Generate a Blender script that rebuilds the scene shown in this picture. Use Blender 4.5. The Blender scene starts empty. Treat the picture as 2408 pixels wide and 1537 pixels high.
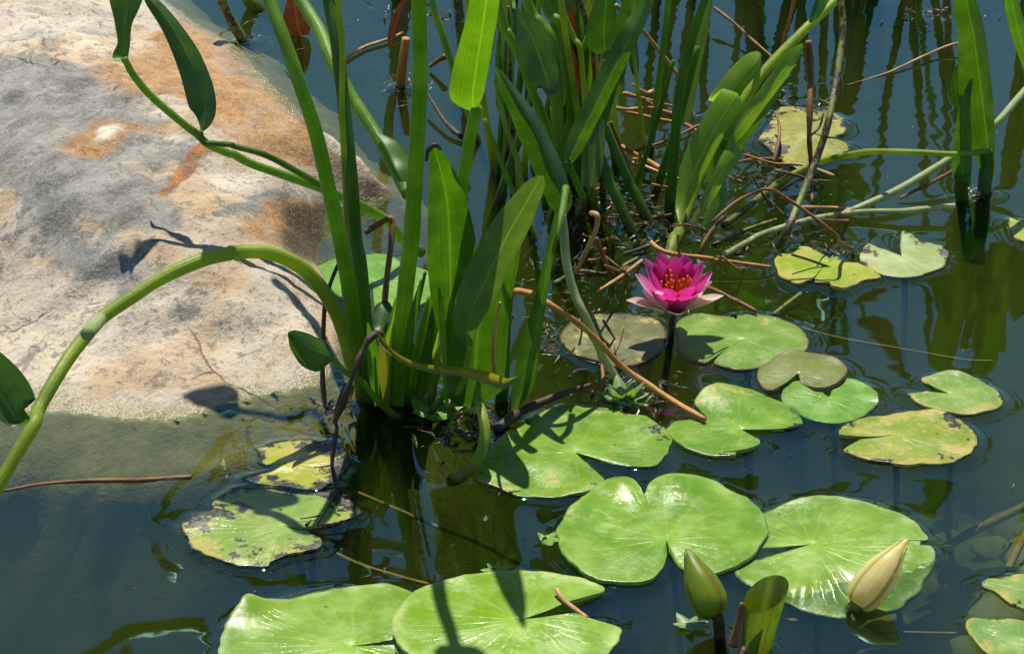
import bpy, math, random
import numpy as np
from mathutils import Vector, noise
random.seed(7)
sc = bpy.context.scene
COL = sc.collection
R = math.radians

# ------------------------------------------------------------------ camera
PITCH, TH, CH = R(27.0), 0.2063, 1.0
cam = bpy.data.cameras.new('camera'); cam_o = bpy.data.objects.new('camera', cam); COL.objects.link(cam_o)
cam_o.location = (0, 0, CH); cam_o.rotation_euler = (R(90) - PITCH, 0, 0)
cam.sensor_width = 36; cam.lens = 18 / TH; cam.clip_start = 0.05; cam.clip_end = 500
sc.camera = cam_o
# ------------------------------------------------------------------ sky and sun
SUN_EL, SUN_AZ = R(65), R(-4)          # sun behind the plants, a touch to the left
world = bpy.data.worlds.new('World'); sc.world = world; world.use_nodes = True
wn = world.node_tree; bg = wn.nodes['Background']
sky = wn.nodes.new('ShaderNodeTexSky'); sky.sky_type = 'NISHITA'; sky.sun_disc = False
sky.sun_elevation = SUN_EL; sky.sun_rotation = SUN_AZ; sky.air_density = 0.75; sky.dust_density = 0.0; sky.ozone_density = 2.0
wn.links.new(sky.outputs[0], bg.inputs[0]); bg.inputs[1].default_value = 0.10
SUN = Vector((math.cos(SUN_EL) * math.sin(SUN_AZ), math.cos(SUN_EL) * math.cos(SUN_AZ), math.sin(SUN_EL)))
sl = bpy.data.lights.new('sun', 'SUN'); sl.energy = 5.0; sl.angle = R(0.55); sl.color = (1, 0.94, 0.82)
so = bpy.data.objects.new('sun', sl); COL.objects.link(so); so.rotation_euler = (-SUN).to_track_quat('-Z', 'Y').to_euler()
vs = sc.view_settings; vs.view_transform = 'Standard'; vs.look = 'None'; vs.exposure = 0.28; vs.gamma = 1
cy = sc.cycles; cy.max_bounces = 8; cy.glossy_bounces = 3; cy.volume_bounces = 0; cy.transparent_max_bounces = 16; cy.caustics_reflective = False; cy.caustics_refractive = False
cy.sample_clamp_indirect = 4.0

# ------------------------------------------------------------------ pixels (2408 x 1537 view) to places
FW = Vector((0, math.cos(PITCH), -math.sin(PITCH))); UP = Vector((0, math.sin(PITCH), math.cos(PITCH)))
CAM = Vector((0, 0, CH))
def ray(u, v):
    return FW + Vector((1, 0, 0)) * ((u - 1204) / 1204 * TH) + UP * ((768.5 - v) / 1204 * TH)
def P(u, v, z=0.0):                     # on the level z
    d = ray(u, v); return CAM + d * ((z - CH) / d.z)
def Q(u, v, Y):                         # at the distance Y
    d = ray(u, v); return CAM + d * (Y / d.y)
def pxm(p):                             # metres per pixel at p
    return (p - CAM).dot(FW) * TH / 1204
def uv_of(p):
    q = p - CAM; w = q.dot(FW); return 1204 + q.x / w / TH * 1204, 768.5 - q.dot(UP) / w / TH * 1204
K = 0.3586
OX = [0, 551.25, 1102.5, 1653.75]; OY = [0, 472.5, 985.9]
def T(c, r, *pts):
    return [(OX[c] + K * p[0], OY[r] + K * p[1]) + tuple(p[2:]) for p in pts]

def catmull(pts, n=5, closed=False):
    pts = [tuple(p) for p in pts]; out = []; m = len(pts); L = len(pts[0])
    rng = range(m) if closed else range(m - 1)
    for i in rng:
        g = lambda k: pts[k % m] if closed else pts[max(0, min(m - 1, k))]
        p0, p1, p2, p3 = g(i - 1), g(i), g(i + 1), g(i + 2)
        for s in range(n):
            t = s / n
            out.append(tuple(0.5 * (2 * p1[k] + (p2[k] - p0[k]) * t + (2 * p0[k] - 5 * p1[k] + 4 * p2[k] - p3[k]) * t * t + (3 * p1[k] - p0[k] - 3 * p2[k] + p3[k]) * t ** 3) for k in range(L)))
    if not closed: out.append(pts[-1])
    return out
def nz(x, y, z, s=1.0, o=3):
    return noise.fractal(Vector((x, y, z)) * s, 0.9, 2.1, o)

# ------------------------------------------------------------------ objects
def link(name, verts, faces, mat, parent=None, uvs=None, smooth=True):
    me = bpy.data.meshes.new(name); me.from_pydata([tuple(v) for v in verts], [], faces)
    if smooth: me.polygons.foreach_set('use_smooth', [True] * len(me.polygons))
    if uvs is not None:
        l = me.uv_layers.new(name='UVMap'); vi = np.zeros(len(me.loops), dtype=np.int32); me.loops.foreach_get('vertex_index', vi)
        l.data.foreach_set('uv', np.array(uvs, dtype=np.float32)[vi].ravel())
    me.materials.append(mat); me.update()
    o = bpy.data.objects.new(name, me); COL.objects.link(o)
    if parent: o.parent = parent
    return o
def tag(o, label=None, cat=None, group=None, kind=None):
    if label: o['label'] = label
    if cat: o['category'] = cat
    if group: o['group'] = group
    if kind: o['kind'] = kind
    return o
def thing(name, label, cat, group=None):
    o = bpy.data.objects.new(name, None); COL.objects.link(o); o.empty_display_size = 0.02
    return tag(o, label, cat, group)
def base_at(o, loc):                    # move an Empty to the thing's base, parts stay put
    o.location = loc
    for c in o.children: c.matrix_parent_inverse.translation = -Vector(loc)

def tube_geo(pts, rad, seg=10, flat=1.0, cap=True):
    pts = [Vector(p) for p in pts]; n = len(pts); V = []; F = []; U = []
    prev = None
    for i, p in enumerate(pts):
        t = (pts[min(n - 1, i + 1)] - pts[max(0, i - 1)]).normalized()
        if prev is None:
            a = Vector((0, 1, 0)) if abs(t.y) < 0.9 else Vector((1, 0, 0))
            nrm = (a - t * a.dot(t)).normalized()
        else: nrm = (prev - t * prev.dot(t)).normalized()
        prev = nrm; b = t.cross(nrm)
        for k in range(seg):
            a = 2 * math.pi * k / seg
            V.append(p + nrm * (math.cos(a) * rad[i] * flat) + b * (math.sin(a) * rad[i])); U.append((k / seg, i / n))
    for i in range(n - 1):
        for k in range(seg):
            F.append((i * seg + k, i * seg + (k + 1) % seg, (i + 1) * seg + (k + 1) % seg, (i + 1) * seg + k))
    if cap:
        F.append(tuple(range(seg))[::-1]); F.append(tuple(range((n - 1) * seg, n * seg)))
    return V, F, U
def tube(name, pts, rad, mat, parent=None, seg=10, sub=5, flat=1.0, wob=0.0):
    if not isinstance(rad, (list, tuple)): rad = [rad] * len(pts)
    if len(rad) == 2 and len(pts) > 2: rad = [rad[0] + (rad[1] - rad[0]) * i / (len(pts) - 1) for i in range(len(pts))]
    full = catmull([tuple(p) + (r,) for p, r in zip(pts, rad)], sub)
    if wob:
        full = [(f[0], f[1], f[2], f[3] * (1 + wob * nz(f[0], f[1], f[2], 60))) for f in full]
    V, F, U = tube_geo([f[:3] for f in full], [f[3] for f in full], seg, flat)
    return link(name, V, F, mat, parent, U)
def lerp(a, b, t): return a + (b - a) * t
def spread(Ys, n):
    if len(Ys) == n: return list(Ys)
    out = []
    for i in range(n):
        f = i / (n - 1) * (len(Ys) - 1); k = min(int(f), len(Ys) - 2); out.append(lerp(Ys[k], Ys[k + 1], f - k))
    return out
def stem(name, px, Ys, w, mat, parent=None, seg=12, wob=0.06, foot=None):
    """px pixel line, Ys distances spread along it, w (start, end) width in pixels"""
    Ys = spread(Ys, len(px)); pts = [Q(p[0], p[1], y) for p, y in zip(px, Ys)]
    if not isinstance(w, (list, tuple)): w = (w, w)
    rad = [lerp(w[0], w[1], i / (len(px) - 1)) / 2 * pxm(p) for i, p in enumerate(pts)]
    if foot is not None:
        if foot[2] > -0.02: pts.append(Vector(foot))
        else:
            d = (pts[-1] - pts[-2]).normalized(); d.z = min(d.z, -0.6); pts.append(pts[-1] + d * ((pts[-1].z + 0.07) / -d.z))
        rad.append(rad[-1])
    return tube(name, pts, rad, mat, parent, seg, wob=wob)
def afloat(name, px, z, w, mat, parent=None, wob=0.1, seg=8):
    """a stalk lying at level z (number or list) along pixels"""
    zs = spread(z, len(px)) if isinstance(z, (list, tuple)) else [z] * len(px)
    pts = [P(p[0], p[1], zz) for p, zz in zip(px, zs)]
    if not isinstance(w, (list, tuple)): w = (w, w)
    rad = [lerp(w[0], w[1], i / (len(px) - 1)) / 2 * pxm(p) for i, p in enumerate(pts)]
    return tube(name, pts, rad, mat, parent, seg, wob=wob)
def blade_geo(cl, wl, wr, side, cup=0.3, na=9, wave=0.0, fold=0.0, sub=6):
    """cl centre line 3D, wl / wr half widths, side: list of side vectors; cup bends the edges along the normal"""
    rows = catmull([tuple(c) + (a, b) + tuple(s) for c, a, b, s in zip(cl, wl, wr, side)], sub)
    V = []; F = []; U = []; n = len(rows)
    for i, r in enumerate(rows):
        c = Vector(r[:3]); t = (Vector(rows[min(n - 1, i + 1)][:3]) - Vector(rows[max(0, i - 1)][:3])).normalized()
        s = Vector(r[5:8]); s = (s - t * s.dot(t)).normalized(); nn = t.cross(s)
        for k in range(na):
            q = -1 + 2 * k / (na - 1); w = max(0.0003, r[3] if q < 0 else r[4])
            off = cup * w * q * q + fold * w * abs(q) + wave * w * math.sin(i * 0.55 + (2 if q > 0 else 0)) * q * q
            V.append(c + s * (q * w) + nn * off); U.append((k / (na - 1), i / (n - 1)))
    for i in range(n - 1):
        for k in range(na - 1):
            F.append((i * na + k, i * na + k + 1, (i + 1) * na + k + 1, (i + 1) * na + k))
    return V, F, U
def blade(name, px, Ys, mat, parent, roll=25, cup=0.25, fold=0.0, wave=0.05, flip=1):
    """px: (u, v, left width, right width) in pixels from base to tip; the blade is turned by roll about its length"""
    Ys = spread(Ys, len(px)); cl = [Q(p[0], p[1], y) for p, y in zip(px, Ys)]
    side = []; n = len(cl); wl = []; wr = []
    for i, c in enumerate(cl):
        t = (cl[min(n - 1, i + 1)] - cl[max(0, i - 1)]).normalized(); d = (c - CAM).normalized()
        s = d.cross(t).normalized() * -1
        if i == 0:
            if s.x < 0 and abs(t.z) > 0.3: s = -s
        elif s.dot(last) < 0: s = -s
        last = s.copy(); f = t.cross(s); a = R(roll); side.append(s * math.cos(a) + f * math.sin(a) * flip)
        k = pxm(c) / max(0.35, math.cos(a)); wl.append(px[i][2] * k); wr.append(px[i][3] * k)
    V, F, U = blade_geo(cl, wl, wr, side, cup, fold=fold, wave=wave)
    return link(name, V, F, mat, parent, U)

# ------------------------------------------------------------------ materials
def new_mat(name):
    m = bpy.data.materials.new(name); m.use_nodes = True; nt = m.node_tree; nt.nodes.clear(); return m, nt
class N:
    def __init__(s, nt): s.nt = nt
    def __call__(s, kind, **kw):
        n = s.nt.nodes.new('ShaderNode' + kind)
        for k, v in kw.items():
            if k.startswith('i_'):
                key = k[2:]; key = int(key) if key.isdigit() else key.replace('_', ' ')
                if hasattr(v, 'is_output') or isinstance(v, bpy.types.NodeSocket): s.nt.links.new(v, n.inputs[key])
                else: n.inputs[key].default_value = v
            else: setattr(n, k, v)
        return n
    def mix(s, f, a, b, bt='MIX'):
        n = s.nt.nodes.new('ShaderNodeMix'); n.data_type = 'RGBA'; n.blend_type = bt
        for idx, v in ((0, f), (6, a), (7, b)):
            if isinstance(v, bpy.types.NodeSocket): s.nt.links.new(v, n.inputs[idx])
            elif idx == 0: n.inputs[0].default_value = v
            else: n.inputs[idx].default_value = tuple(v)[:3] + (1,)
        return n.outputs[2]
    def math(s, op, a, b=0.5, c=None):
        n = s.nt.nodes.new('ShaderNodeMath'); n.operation = op
        for i, v in enumerate((a, b, c)):
            if v is None: continue
            if isinstance(v, bpy.types.NodeSocket): s.nt.links.new(v, n.inputs[i])
            else: n.inputs[i].default_value = v
        return n.outputs[0]
    def ramp(s, f, lo, hi):
        n = s.nt.nodes.new('ShaderNodeMapRange'); n.interpolation_type = 'SMOOTHSTEP'
        s.nt.links.new(f, n.inputs[0]); n.inputs[1].default_value = lo; n.inputs[2].default_value = hi
        return n.outputs[0]
    def noise(s, vec, scale, detail=4, rough=0.55, dist=0.0):
        n = s.nt.nodes.new('ShaderNodeTexNoise'); n.inputs['Scale'].default_value = scale; n.inputs['Detail'].default_value = detail
        n.inputs['Roughness'].default_value = rough; n.inputs['Distortion'].default_value = dist
        if vec is not None: s.nt.links.new(vec, n.inputs['Vector'])
        return n.outputs['Fac']
    def mapped(s, vec, scale, rot=(0, 0, 0)):
        n = s.nt.nodes.new('ShaderNodeMapping'); s.nt.links.new(vec, n.inputs[0]); n.inputs['Scale'].default_value = scale; n.inputs['Rotation'].default_value = rot
        return n.outputs[0]
    def out(s, sh, vol=None):
        o = s.nt.nodes.new('ShaderNodeOutputMaterial')
        if sh is not None: s.nt.links.new(sh, o.inputs[0])
        if vol is not None: s.nt.links.new(vol, o.inputs[1])
    def bump(s, h, strength, dist):
        b = s.nt.nodes.new('ShaderNodeBump'); s.nt.links.new(h, b.inputs['Height']); b.inputs['Strength'].default_value = strength; b.inputs['Distance'].default_value = dist
        return b.outputs[0]
def thin(n, nt, col, tcol, rough, trans, normal=None, spec=0.5, roughn=None):
    """leaf: glossy skin over diffuse plus light coming through"""
    p = n('BsdfPrincipled', i_Roughness=rough); nt.links.new(col, p.inputs['Base Color']); p.inputs['Specular IOR Level'].default_value = spec
    if roughn is not None: nt.links.new(roughn, p.inputs['Roughness'])
    t = n('BsdfTranslucent'); nt.links.new(tcol, t.inputs[0])
    if normal is not None: nt.links.new(normal, p.inputs['Normal'])
    m = n('MixShader', i_0=trans); nt.links.new(p.outputs[0], m.inputs[1]); nt.links.new(t.outputs[0], m.inputs[2])
    return m.outputs[0]

def leaf_mat(name, a, b, trans=0.4, rough=0.38, brown=0.0, dark=(0.02, 0.012, 0.005), glow=(2.0, 1.9, 0.4)):
    m, nt = new_mat(name); n = N(nt); tc = n('TexCoord'); uv = tc.outputs['UV']; ob = tc.outputs['Object']
    stri = n.noise(n.mapped(uv, (38, 0.7, 1)), 1.0, 3, 0.6)
    blot = n.noise(ob, 45, 3); fine = n.noise(ob, 260, 3)
    col = n.mix(n.ramp(blot, 0.35, 0.7), a, b)
    col = n.mix(n.math('MULTIPLY', n.ramp(stri, 0.46, 0.68), 0.5), col, [c * 0.5 for c in a])
    sx = n('SeparateXYZ', i_0=uv); mid = n.math('ABSOLUTE', n.math('SUBTRACT', sx.outputs[0], 0.5))
    col = n.mix(n.math('MULTIPLY', n.math('SUBTRACT', 1.0, n.ramp(mid, 0.0, 0.05)), 0.5), col, [min(1, c * 1.7 + 0.02) for c in b])
    if brown:
        e = n.math('ADD', n.math('MULTIPLY', sx.outputs[1], 0.55), n.math('MULTIPLY', blot, 0.6))
        col = n.mix(n.ramp(e, 1.02 - brown, 1.12 - brown), col, dark)
        col = n.mix(n.math('MULTIPLY', n.ramp(fine, 0.66, 0.72), brown), col, (0.16, 0.09, 0.03))
    tcol = n.mix(1.0, col, glow, 'MULTIPLY')
    h = n.math('ADD', stri, n.math('MULTIPLY', fine, 0.3))
    n.out(thin(n, nt, col, tcol, rough, trans, n.bump(h, 0.25, 0.0008))); return m
def stem_mat(name, a, b, low=None, rough=0.42, trans=0.22, spots=0.0, spotcol=(0.03, 0.02, 0.008), dirt_z=0.05):
    m, nt = new_mat(name); n = N(nt); tc = n('TexCoord'); uv = tc.outputs['UV']; g = n('NewGeometry'); pos = g.outputs['Position']
    stri = n.noise(n.mapped(uv, (26, 1.2, 1)), 1.0, 3, 0.6); blot = n.noise(pos, 30, 4); fine = n.noise(pos, 190, 4, 0.65)
    col = n.mix(n.ramp(blot, 0.35, 0.68), a, b)
    col = n.mix(n.math('MULTIPLY', n.ramp(stri, 0.45, 0.7), 0.45), col, [c * 0.5 for c in a])
    col = n.mix(n.math('MULTIPLY', n.ramp(fine, 0.6, 0.75), 0.25), col, [c * 1.6 for c in b])
    if spots: col = n.mix(n.ramp(n.math('ADD', n.math('MULTIPLY', blot, 0.5), n.math('MULTIPLY', fine, 0.5)), 0.62 - 0.2 * spots, 0.66 - 0.15 * spots), col, spotcol)
    if low:
        z = n('SeparateXYZ', i_0=pos).outputs[2]
        f = n.ramp(n.math('ADD', n.math('MULTIPLY', z, -1.0), n.math('MULTIPLY', n.math('SUBTRACT', fine, 0.5), 0.05)), -dirt_z, 0.0)
        col = n.mix(n.math('MULTIPLY', f, 0.85), col, low)
    tcol = n.mix(1.0, col, (2.0, 1.9, 0.5), 'MULTIPLY')
    n.out(thin(n, nt, col, tcol, rough, trans, n.bump(n.math('ADD', n.math('MULTIPLY', stri, 1.6), fine), 0.5, 0.0009))); return m
def wood_mat(name, a, b, rough=0.6):
    m, nt = new_mat(name); n = N(nt); tc = n('TexCoord'); g = n('NewGeometry'); pos = g.outputs['Position']
    stri = n.noise(n.mapped(tc.outputs['UV'], (16, 2.5, 1)), 1.0, 4, 0.6); blot = n.noise(pos, 38, 4); fine = n.noise(pos, 300, 3)
    col = n.mix(n.ramp(blot, 0.35, 0.68), a, b)
    col = n.mix(n.math('MULTIPLY', n.ramp(stri, 0.48, 0.66), 0.65), col, [c * 0.35 for c in a])
    col = n.mix(n.math('MULTIPLY', n.ramp(fine, 0.6, 0.7), 0.35), col, [c * 0.3 for c in b])
    p = n('BsdfPrincipled', i_Roughness=rough); nt.links.new(col, p.inputs['Base Color'])
    nt.links.new(n.bump(n.math('ADD', stri, fine), 0.5, 0.0012), p.inputs['Normal']); n.out(p.outputs[0]); return m
def pad_mat(name, a, b, yellow=0.0, dark=0.0, rim=(0.30, 0.26, 0.05), rimw=0.3, rough=0.3, spotcol=(0.38, 0.33, 0.06), vein=0.20, veincol=None, trans=0.12):
    m, nt = new_mat(name); n = N(nt); tc = n('TexCoord'); uv = tc.outputs['UV']; g = n('NewGeometry'); pos = g.outputs['Position']
    sx = n('SeparateXYZ', i_0=uv); ang, rad = sx.outputs[0], sx.outputs[1]
    big = n.noise(pos, 13, 3); mid = n.noise(pos, 45, 4, 0.6); fine = n.noise(pos, 210, 4, 0.62)
    col = n.mix(n.ramp(n.math('ADD', n.math('MULTIPLY', big, 0.6), n.math('MULTIPLY', mid, 0.4)), 0.38, 0.62), a, b)
    col = n.mix(n.math('MULTIPLY', n.ramp(fine, 0.35, 0.7), 0.3), col, [c * 0.6 for c in a])
    # veins: rays from the petiole that wander and fade to the rim
    wv = n('CombineXYZ', i_0=n.math('ADD', n.math('MULTIPLY', ang, 19.0), n.math('MULTIPLY', mid, 0.55)), i_1=0.0, i_2=0.0).outputs[0]
    fr = n.math('ABSOLUTE', n.math('SUBTRACT', n.math('FRACT', n('SeparateXYZ', i_0=wv).outputs[0]), 0.5))
    wid = n.math('MULTIPLY_ADD', rad, -0.10, 0.16)
    vv = n.math('SUBTRACT', 1.0, n.ramp(n.math('SUBTRACT', fr, n.math('MULTIPLY', wid, 0.35)), 0.0, 0.06))
    vv = n.math('MULTIPLY', vv, n.math('MULTIPLY', n.math('SUBTRACT', 1.0, n.ramp(rad, 0.45, 0.95)), vein))
    fr2 = n.math('ABSOLUTE', n.math('SUBTRACT', n.math('FRACT', n.math('ADD', n.math('MULTIPLY', ang, 43.0), n.math('MULTIPLY', mid, 1.3))), 0.5))
    v2 = n.math('MULTIPLY', n.math('SUBTRACT', 1.0, n.ramp(fr2, 0.0, 0.09)), n.math('MULTIPLY', n.ramp(rad, 0.3, 0.55), n.math('SUBTRACT', 1.0, n.ramp(rad, 0.7, 1.0))))
    vv = n.math('MAXIMUM', vv, n.math('MULTIPLY', v2, vein * 0.8))
    vc = veincol or [min(1, c * 1.5 + 0.02) for c in b]
    col = n.mix(vv, col, vc)
    cen = n.math('SUBTRACT', 1.0, n.ramp(rad, 0.0, 0.35)); col = n.mix(n.math('MULTIPLY', cen, 0.35), col, vc)
    ed = n.ramp(n.math('ADD', rad, n.math('MULTIPLY', n.math('SUBTRACT', mid, 0.5), 0.25)), 0.9, 1.02)
    col = n.mix(n.math('MULTIPLY', ed, rimw), col, rim)
    if yellow:
        sp = n.math('ADD', n.math('MULTIPLY', mid, 0.55), n.math('ADD', n.math('MULTIPLY', fine, 0.35), n.math('MULTIPLY', rad, 0.12)))
        col = n.mix(n.ramp(sp, 0.62 - 0.16 * yellow, 0.68 - 0.14 * yellow), col, spotcol)
        vo = n('TexVoronoi', i_Scale=95.0); nt.links.new(pos, vo.inputs['Vector'])
        keep = n.math('MULTIPLY', n.math('SUBTRACT', 1.0, n.ramp(vo.outputs['Distance'], 0.16, 0.3)), n.ramp(big, 0.4, 0.55))
        col = n.mix(n.math('MULTIPLY', keep, min(1, yellow * 1.3)), col, (0.5, 0.36, 0.14))
    if dark:
        wn_ = n.noise(pos, 32, 5, 0.7)
        dk = n.math('ADD', n.math('MULTIPLY', wn_, 0.75), n.math('MULTIPLY', rad, 0.25))
        col = n.mix(n.ramp(dk, 0.70 - 0.16 * dark, 0.72 - 0.14 * dark), col, (0.035, 0.032, 0.022))
    col = n.mix(n.math('MULTIPLY', n.ramp(n.noise(pos, 430, 3), 0.6, 0.7), 0.09), col, (0.42, 0.42, 0.25))
    vs_ = n('TexVoronoi', i_Scale=60.0); nt.links.new(pos, vs_.inputs['Vector']); cs = n('SeparateColor'); nt.links.new(vs_.outputs['Color'], cs.inputs[0])
    speck = n.math('MULTIPLY', n.math('SUBTRACT', 1.0, n.ramp(n.math('ADD', vs_.outputs['Distance'], n.math('MULTIPLY', fine, 0.1)), 0.10, 0.17)), n.ramp(cs.outputs[0], 0.72, 0.76))
    col = n.mix(n.math('MULTIPLY', speck, 0.8), col, (0.06, 0.05, 0.02))
    tcol = n.mix(1.0, col, (1.3, 1.5, 0.5), 'MULTIPLY')
    h = n.math('ADD', n.math('MULTIPLY', mid, 0.8), n.math('ADD', n.math('MULTIPLY', fine, 0.18), n.math('MULTIPLY', vv, -0.35)))
    n.out(thin(n, nt, col, tcol, rough, trans, n.bump(h, 0.45, 0.0024), 0.6, n.math('MULTIPLY_ADD', n.ramp(n.math('ADD', n.math('MULTIPLY', mid, 0.6), n.math('MULTIPLY', fine, 0.4)), 0.38, 0.62), 0.30, rough - 0.14))); return m

GREEN = leaf_mat('leaf_green', (0.045, 0.125, 0.006), (0.08, 0.195, 0.010), 0.34)
LIME = leaf_mat('leaf_lime', (0.17, 0.32, 0.02), (0.25, 0.40, 0.03), 0.48)
BRIGHT = leaf_mat('leaf_bright', (0.085, 0.215, 0.010), (0.13, 0.28, 0.016), 0.42)
DEEP = leaf_mat('leaf_deep', (0.026, 0.085, 0.010), (0.048, 0.13, 0.014), 0.3)
WORN = leaf_mat('leaf_worn', (0.07, 0.14, 0.035), (0.11, 0.19, 0.05), 0.3, 0.55, brown=0.10)
TIPPED = leaf_mat('leaf_tipped', (0.04, 0.125, 0.006), (0.08, 0.205, 0.010), 0.34, brown=0.06, dark=(0.03, 0.012, 0.008))
DAMAGED = leaf_mat('leaf_damaged', (0.02, 0.075, 0.025), (0.05, 0.12, 0.035), 0.25, 0.5, brown=0.26, dark=(0.11, 0.15, 0.05))
YELLOWING = leaf_mat('leaf_yellowing', (0.13, 0.17, 0.02), (0.26, 0.22, 0.03), 0.4, brown=0.15)
DEADLEAF = leaf_mat('leaf_dead', (0.10, 0.045, 0.014), (0.20, 0.10, 0.035), 0.3, 0.55, glow=(1.5, 0.8, 0.35))
STEM = stem_mat('stem_green', (0.13, 0.27, 0.014), (0.21, 0.37, 0.026), low=(0.10, 0.09, 0.025), trans=0.45, dirt_z=0.025)
STEM_D = stem_mat('stem_dark_green', (0.06, 0.16, 0.008), (0.10, 0.225, 0.012), low=(0.06, 0.06, 0.02), trans=0.4, dirt_z=0.025)
STEM_Y = stem_mat('stem_yellow_green', (0.23, 0.33, 0.02), (0.34, 0.44, 0.04), low=(0.12, 0.10, 0.03), trans=0.4, dirt_z=0.025)
STEM_P = stem_mat('stem_pale', (0.30, 0.38, 0.15), (0.46, 0.52, 0.28), low=(0.16, 0.13, 0.05), dirt_z=0.01)
STEM_M = stem_mat('stem_mottled', (0.17, 0.20, 0.03), (0.26, 0.27, 0.05), spots=0.75, spotcol=(0.05, 0.03, 0.015), trans=0.1)
STEM_U = stem_mat('stem_submerged', (0.22, 0.15, 0.02), (0.34, 0.24, 0.04), trans=0.05)
STEM_R = stem_mat('stem_reddish', (0.06, 0.02, 0.012), (0.12, 0.04, 0.02), trans=0.05)
TAN = wood_mat('stalk_tan', (0.44, 0.23, 0.075), (0.60, 0.37, 0.15))
ORANGE = wood_mat('stalk_orange', (0.40, 0.155, 0.022), (0.56, 0.27, 0.06))
BROWN = wood_mat('stalk_brown', (0.15, 0.055, 0.014), (0.30, 0.13, 0.035))
DARKB = wood_mat('stalk_dark', (0.035, 0.018, 0.012), (0.08, 0.04, 0.022))

# ------------------------------------------------------------------ boulder: a low slab rising out of the water
BPX = [(-420, 60), (-150, -90), (150, -120), (330, -60), (400, 10), (460, 55), (560, 105), (640, 180), (695, 245), (740, 315), (800, 368), (862, 402), (928, 452),
       (880, 478), (800, 470), (768, 500), (762, 560), (745, 605), (775, 660), (800, 720), (812, 790), (800, 860), (752, 900), (690, 912), (600, 930), (500, 962), (400, 987), (300, 992),
       (200, 978), (100, 968), (-60, 985), (-300, 940), (-520, 700), (-560, 350)]
SLO = {12: 0.5, 13: 2.2, 14: 2.4, 15: 2.6, 16: 2.4, 17: 1.8, 18: 0.9, 19: 0.9, 20: 0.9, 21: 0.7, 22: 0.45}
bp = np.array([P(u, v)[:2] for u, v in BPX]); bs = np.array([SLO.get(i, 0.30 if i < 12 else 0.26) for i in range(len(BPX))])
bo = np.array([1.2 if i < 13 else (2.5 if i < 22 else 0.8) for i in range(len(BPX))])
def poly_dist(xy, poly):
    a = poly; b = np.roll(poly, -1, 0); ds = []; ins = np.zeros(len(xy), bool)
    for i in range(len(a)):
        ab = b[i] - a[i]; t = np.clip(((xy - a[i]) @ ab) / (ab @ ab + 1e-12), 0, 1)
        ds.append(np.hypot(*(xy - a[i] - t[:, None] * ab).T))
        c = (a[i, 1] > xy[:, 1]) != (b[i, 1] > xy[:, 1])
        with np.errstate(divide='ignore', invalid='ignore'):
            ins ^= c & (xy[:, 0] < (b[i, 0] - a[i, 0]) * (xy[:, 1] - a[i, 1]) / (b[i, 1] - a[i, 1]) + a[i, 0])
    return np.array(ds), ins
def rock_height(xy):
    D, ins = poly_dist(xy, bp); d = D.min(0); wgt = 1 / (D + 0.004) ** 3; wgt /= wgt.sum(0)
    s = (wgt * ((bs + np.roll(bs, -1)) / 2)[:, None]).sum(0); so_ = (wgt * ((bo + np.roll(bo, -1)) / 2)[:, None]).sum(0)
    H = 0.125
    return np.where(ins, H * (1 - np.exp(-d * s / H)), -(0.5 * so_ * np.minimum(d, 0.07) + 1.9 * np.maximum(d - 0.06, 0))), d, ins
gx = np.arange(-1.15, 0.16, 0.0072); gy = np.arange(1.42, 3.35, 0.0078)
XX, YY = np.meshgrid(gx, gy); xy = np.stack([XX.ravel(), YY.ravel()], 1)
hz, hd, hin = rock_height(xy)
rv = []; OR = []
def blob(u, v, cu, cv, ru, rv_, ang=0.0, soft=1.0):
    a = R(ang); du, dv = u - cu, v - cv; x = (du * math.cos(a) + dv * math.sin(a)) / ru; y = (-du * math.sin(a) + dv * math.cos(a)) / rv_
    return math.exp(-(x * x + y * y) * soft)
def seg(u, v, u0, v0, u1, v1, w):
    L = math.hypot(u1 - u0, v1 - v0); t = max(0, min(1, ((u - u0) * (u1 - u0) + (v - v0) * (v1 - v0)) / L / L))
    return math.exp(-((u - u0 - t * (u1 - u0)) ** 2 + (v - v0 - t * (v1 - v0)) ** 2) / (w * w))
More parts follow.
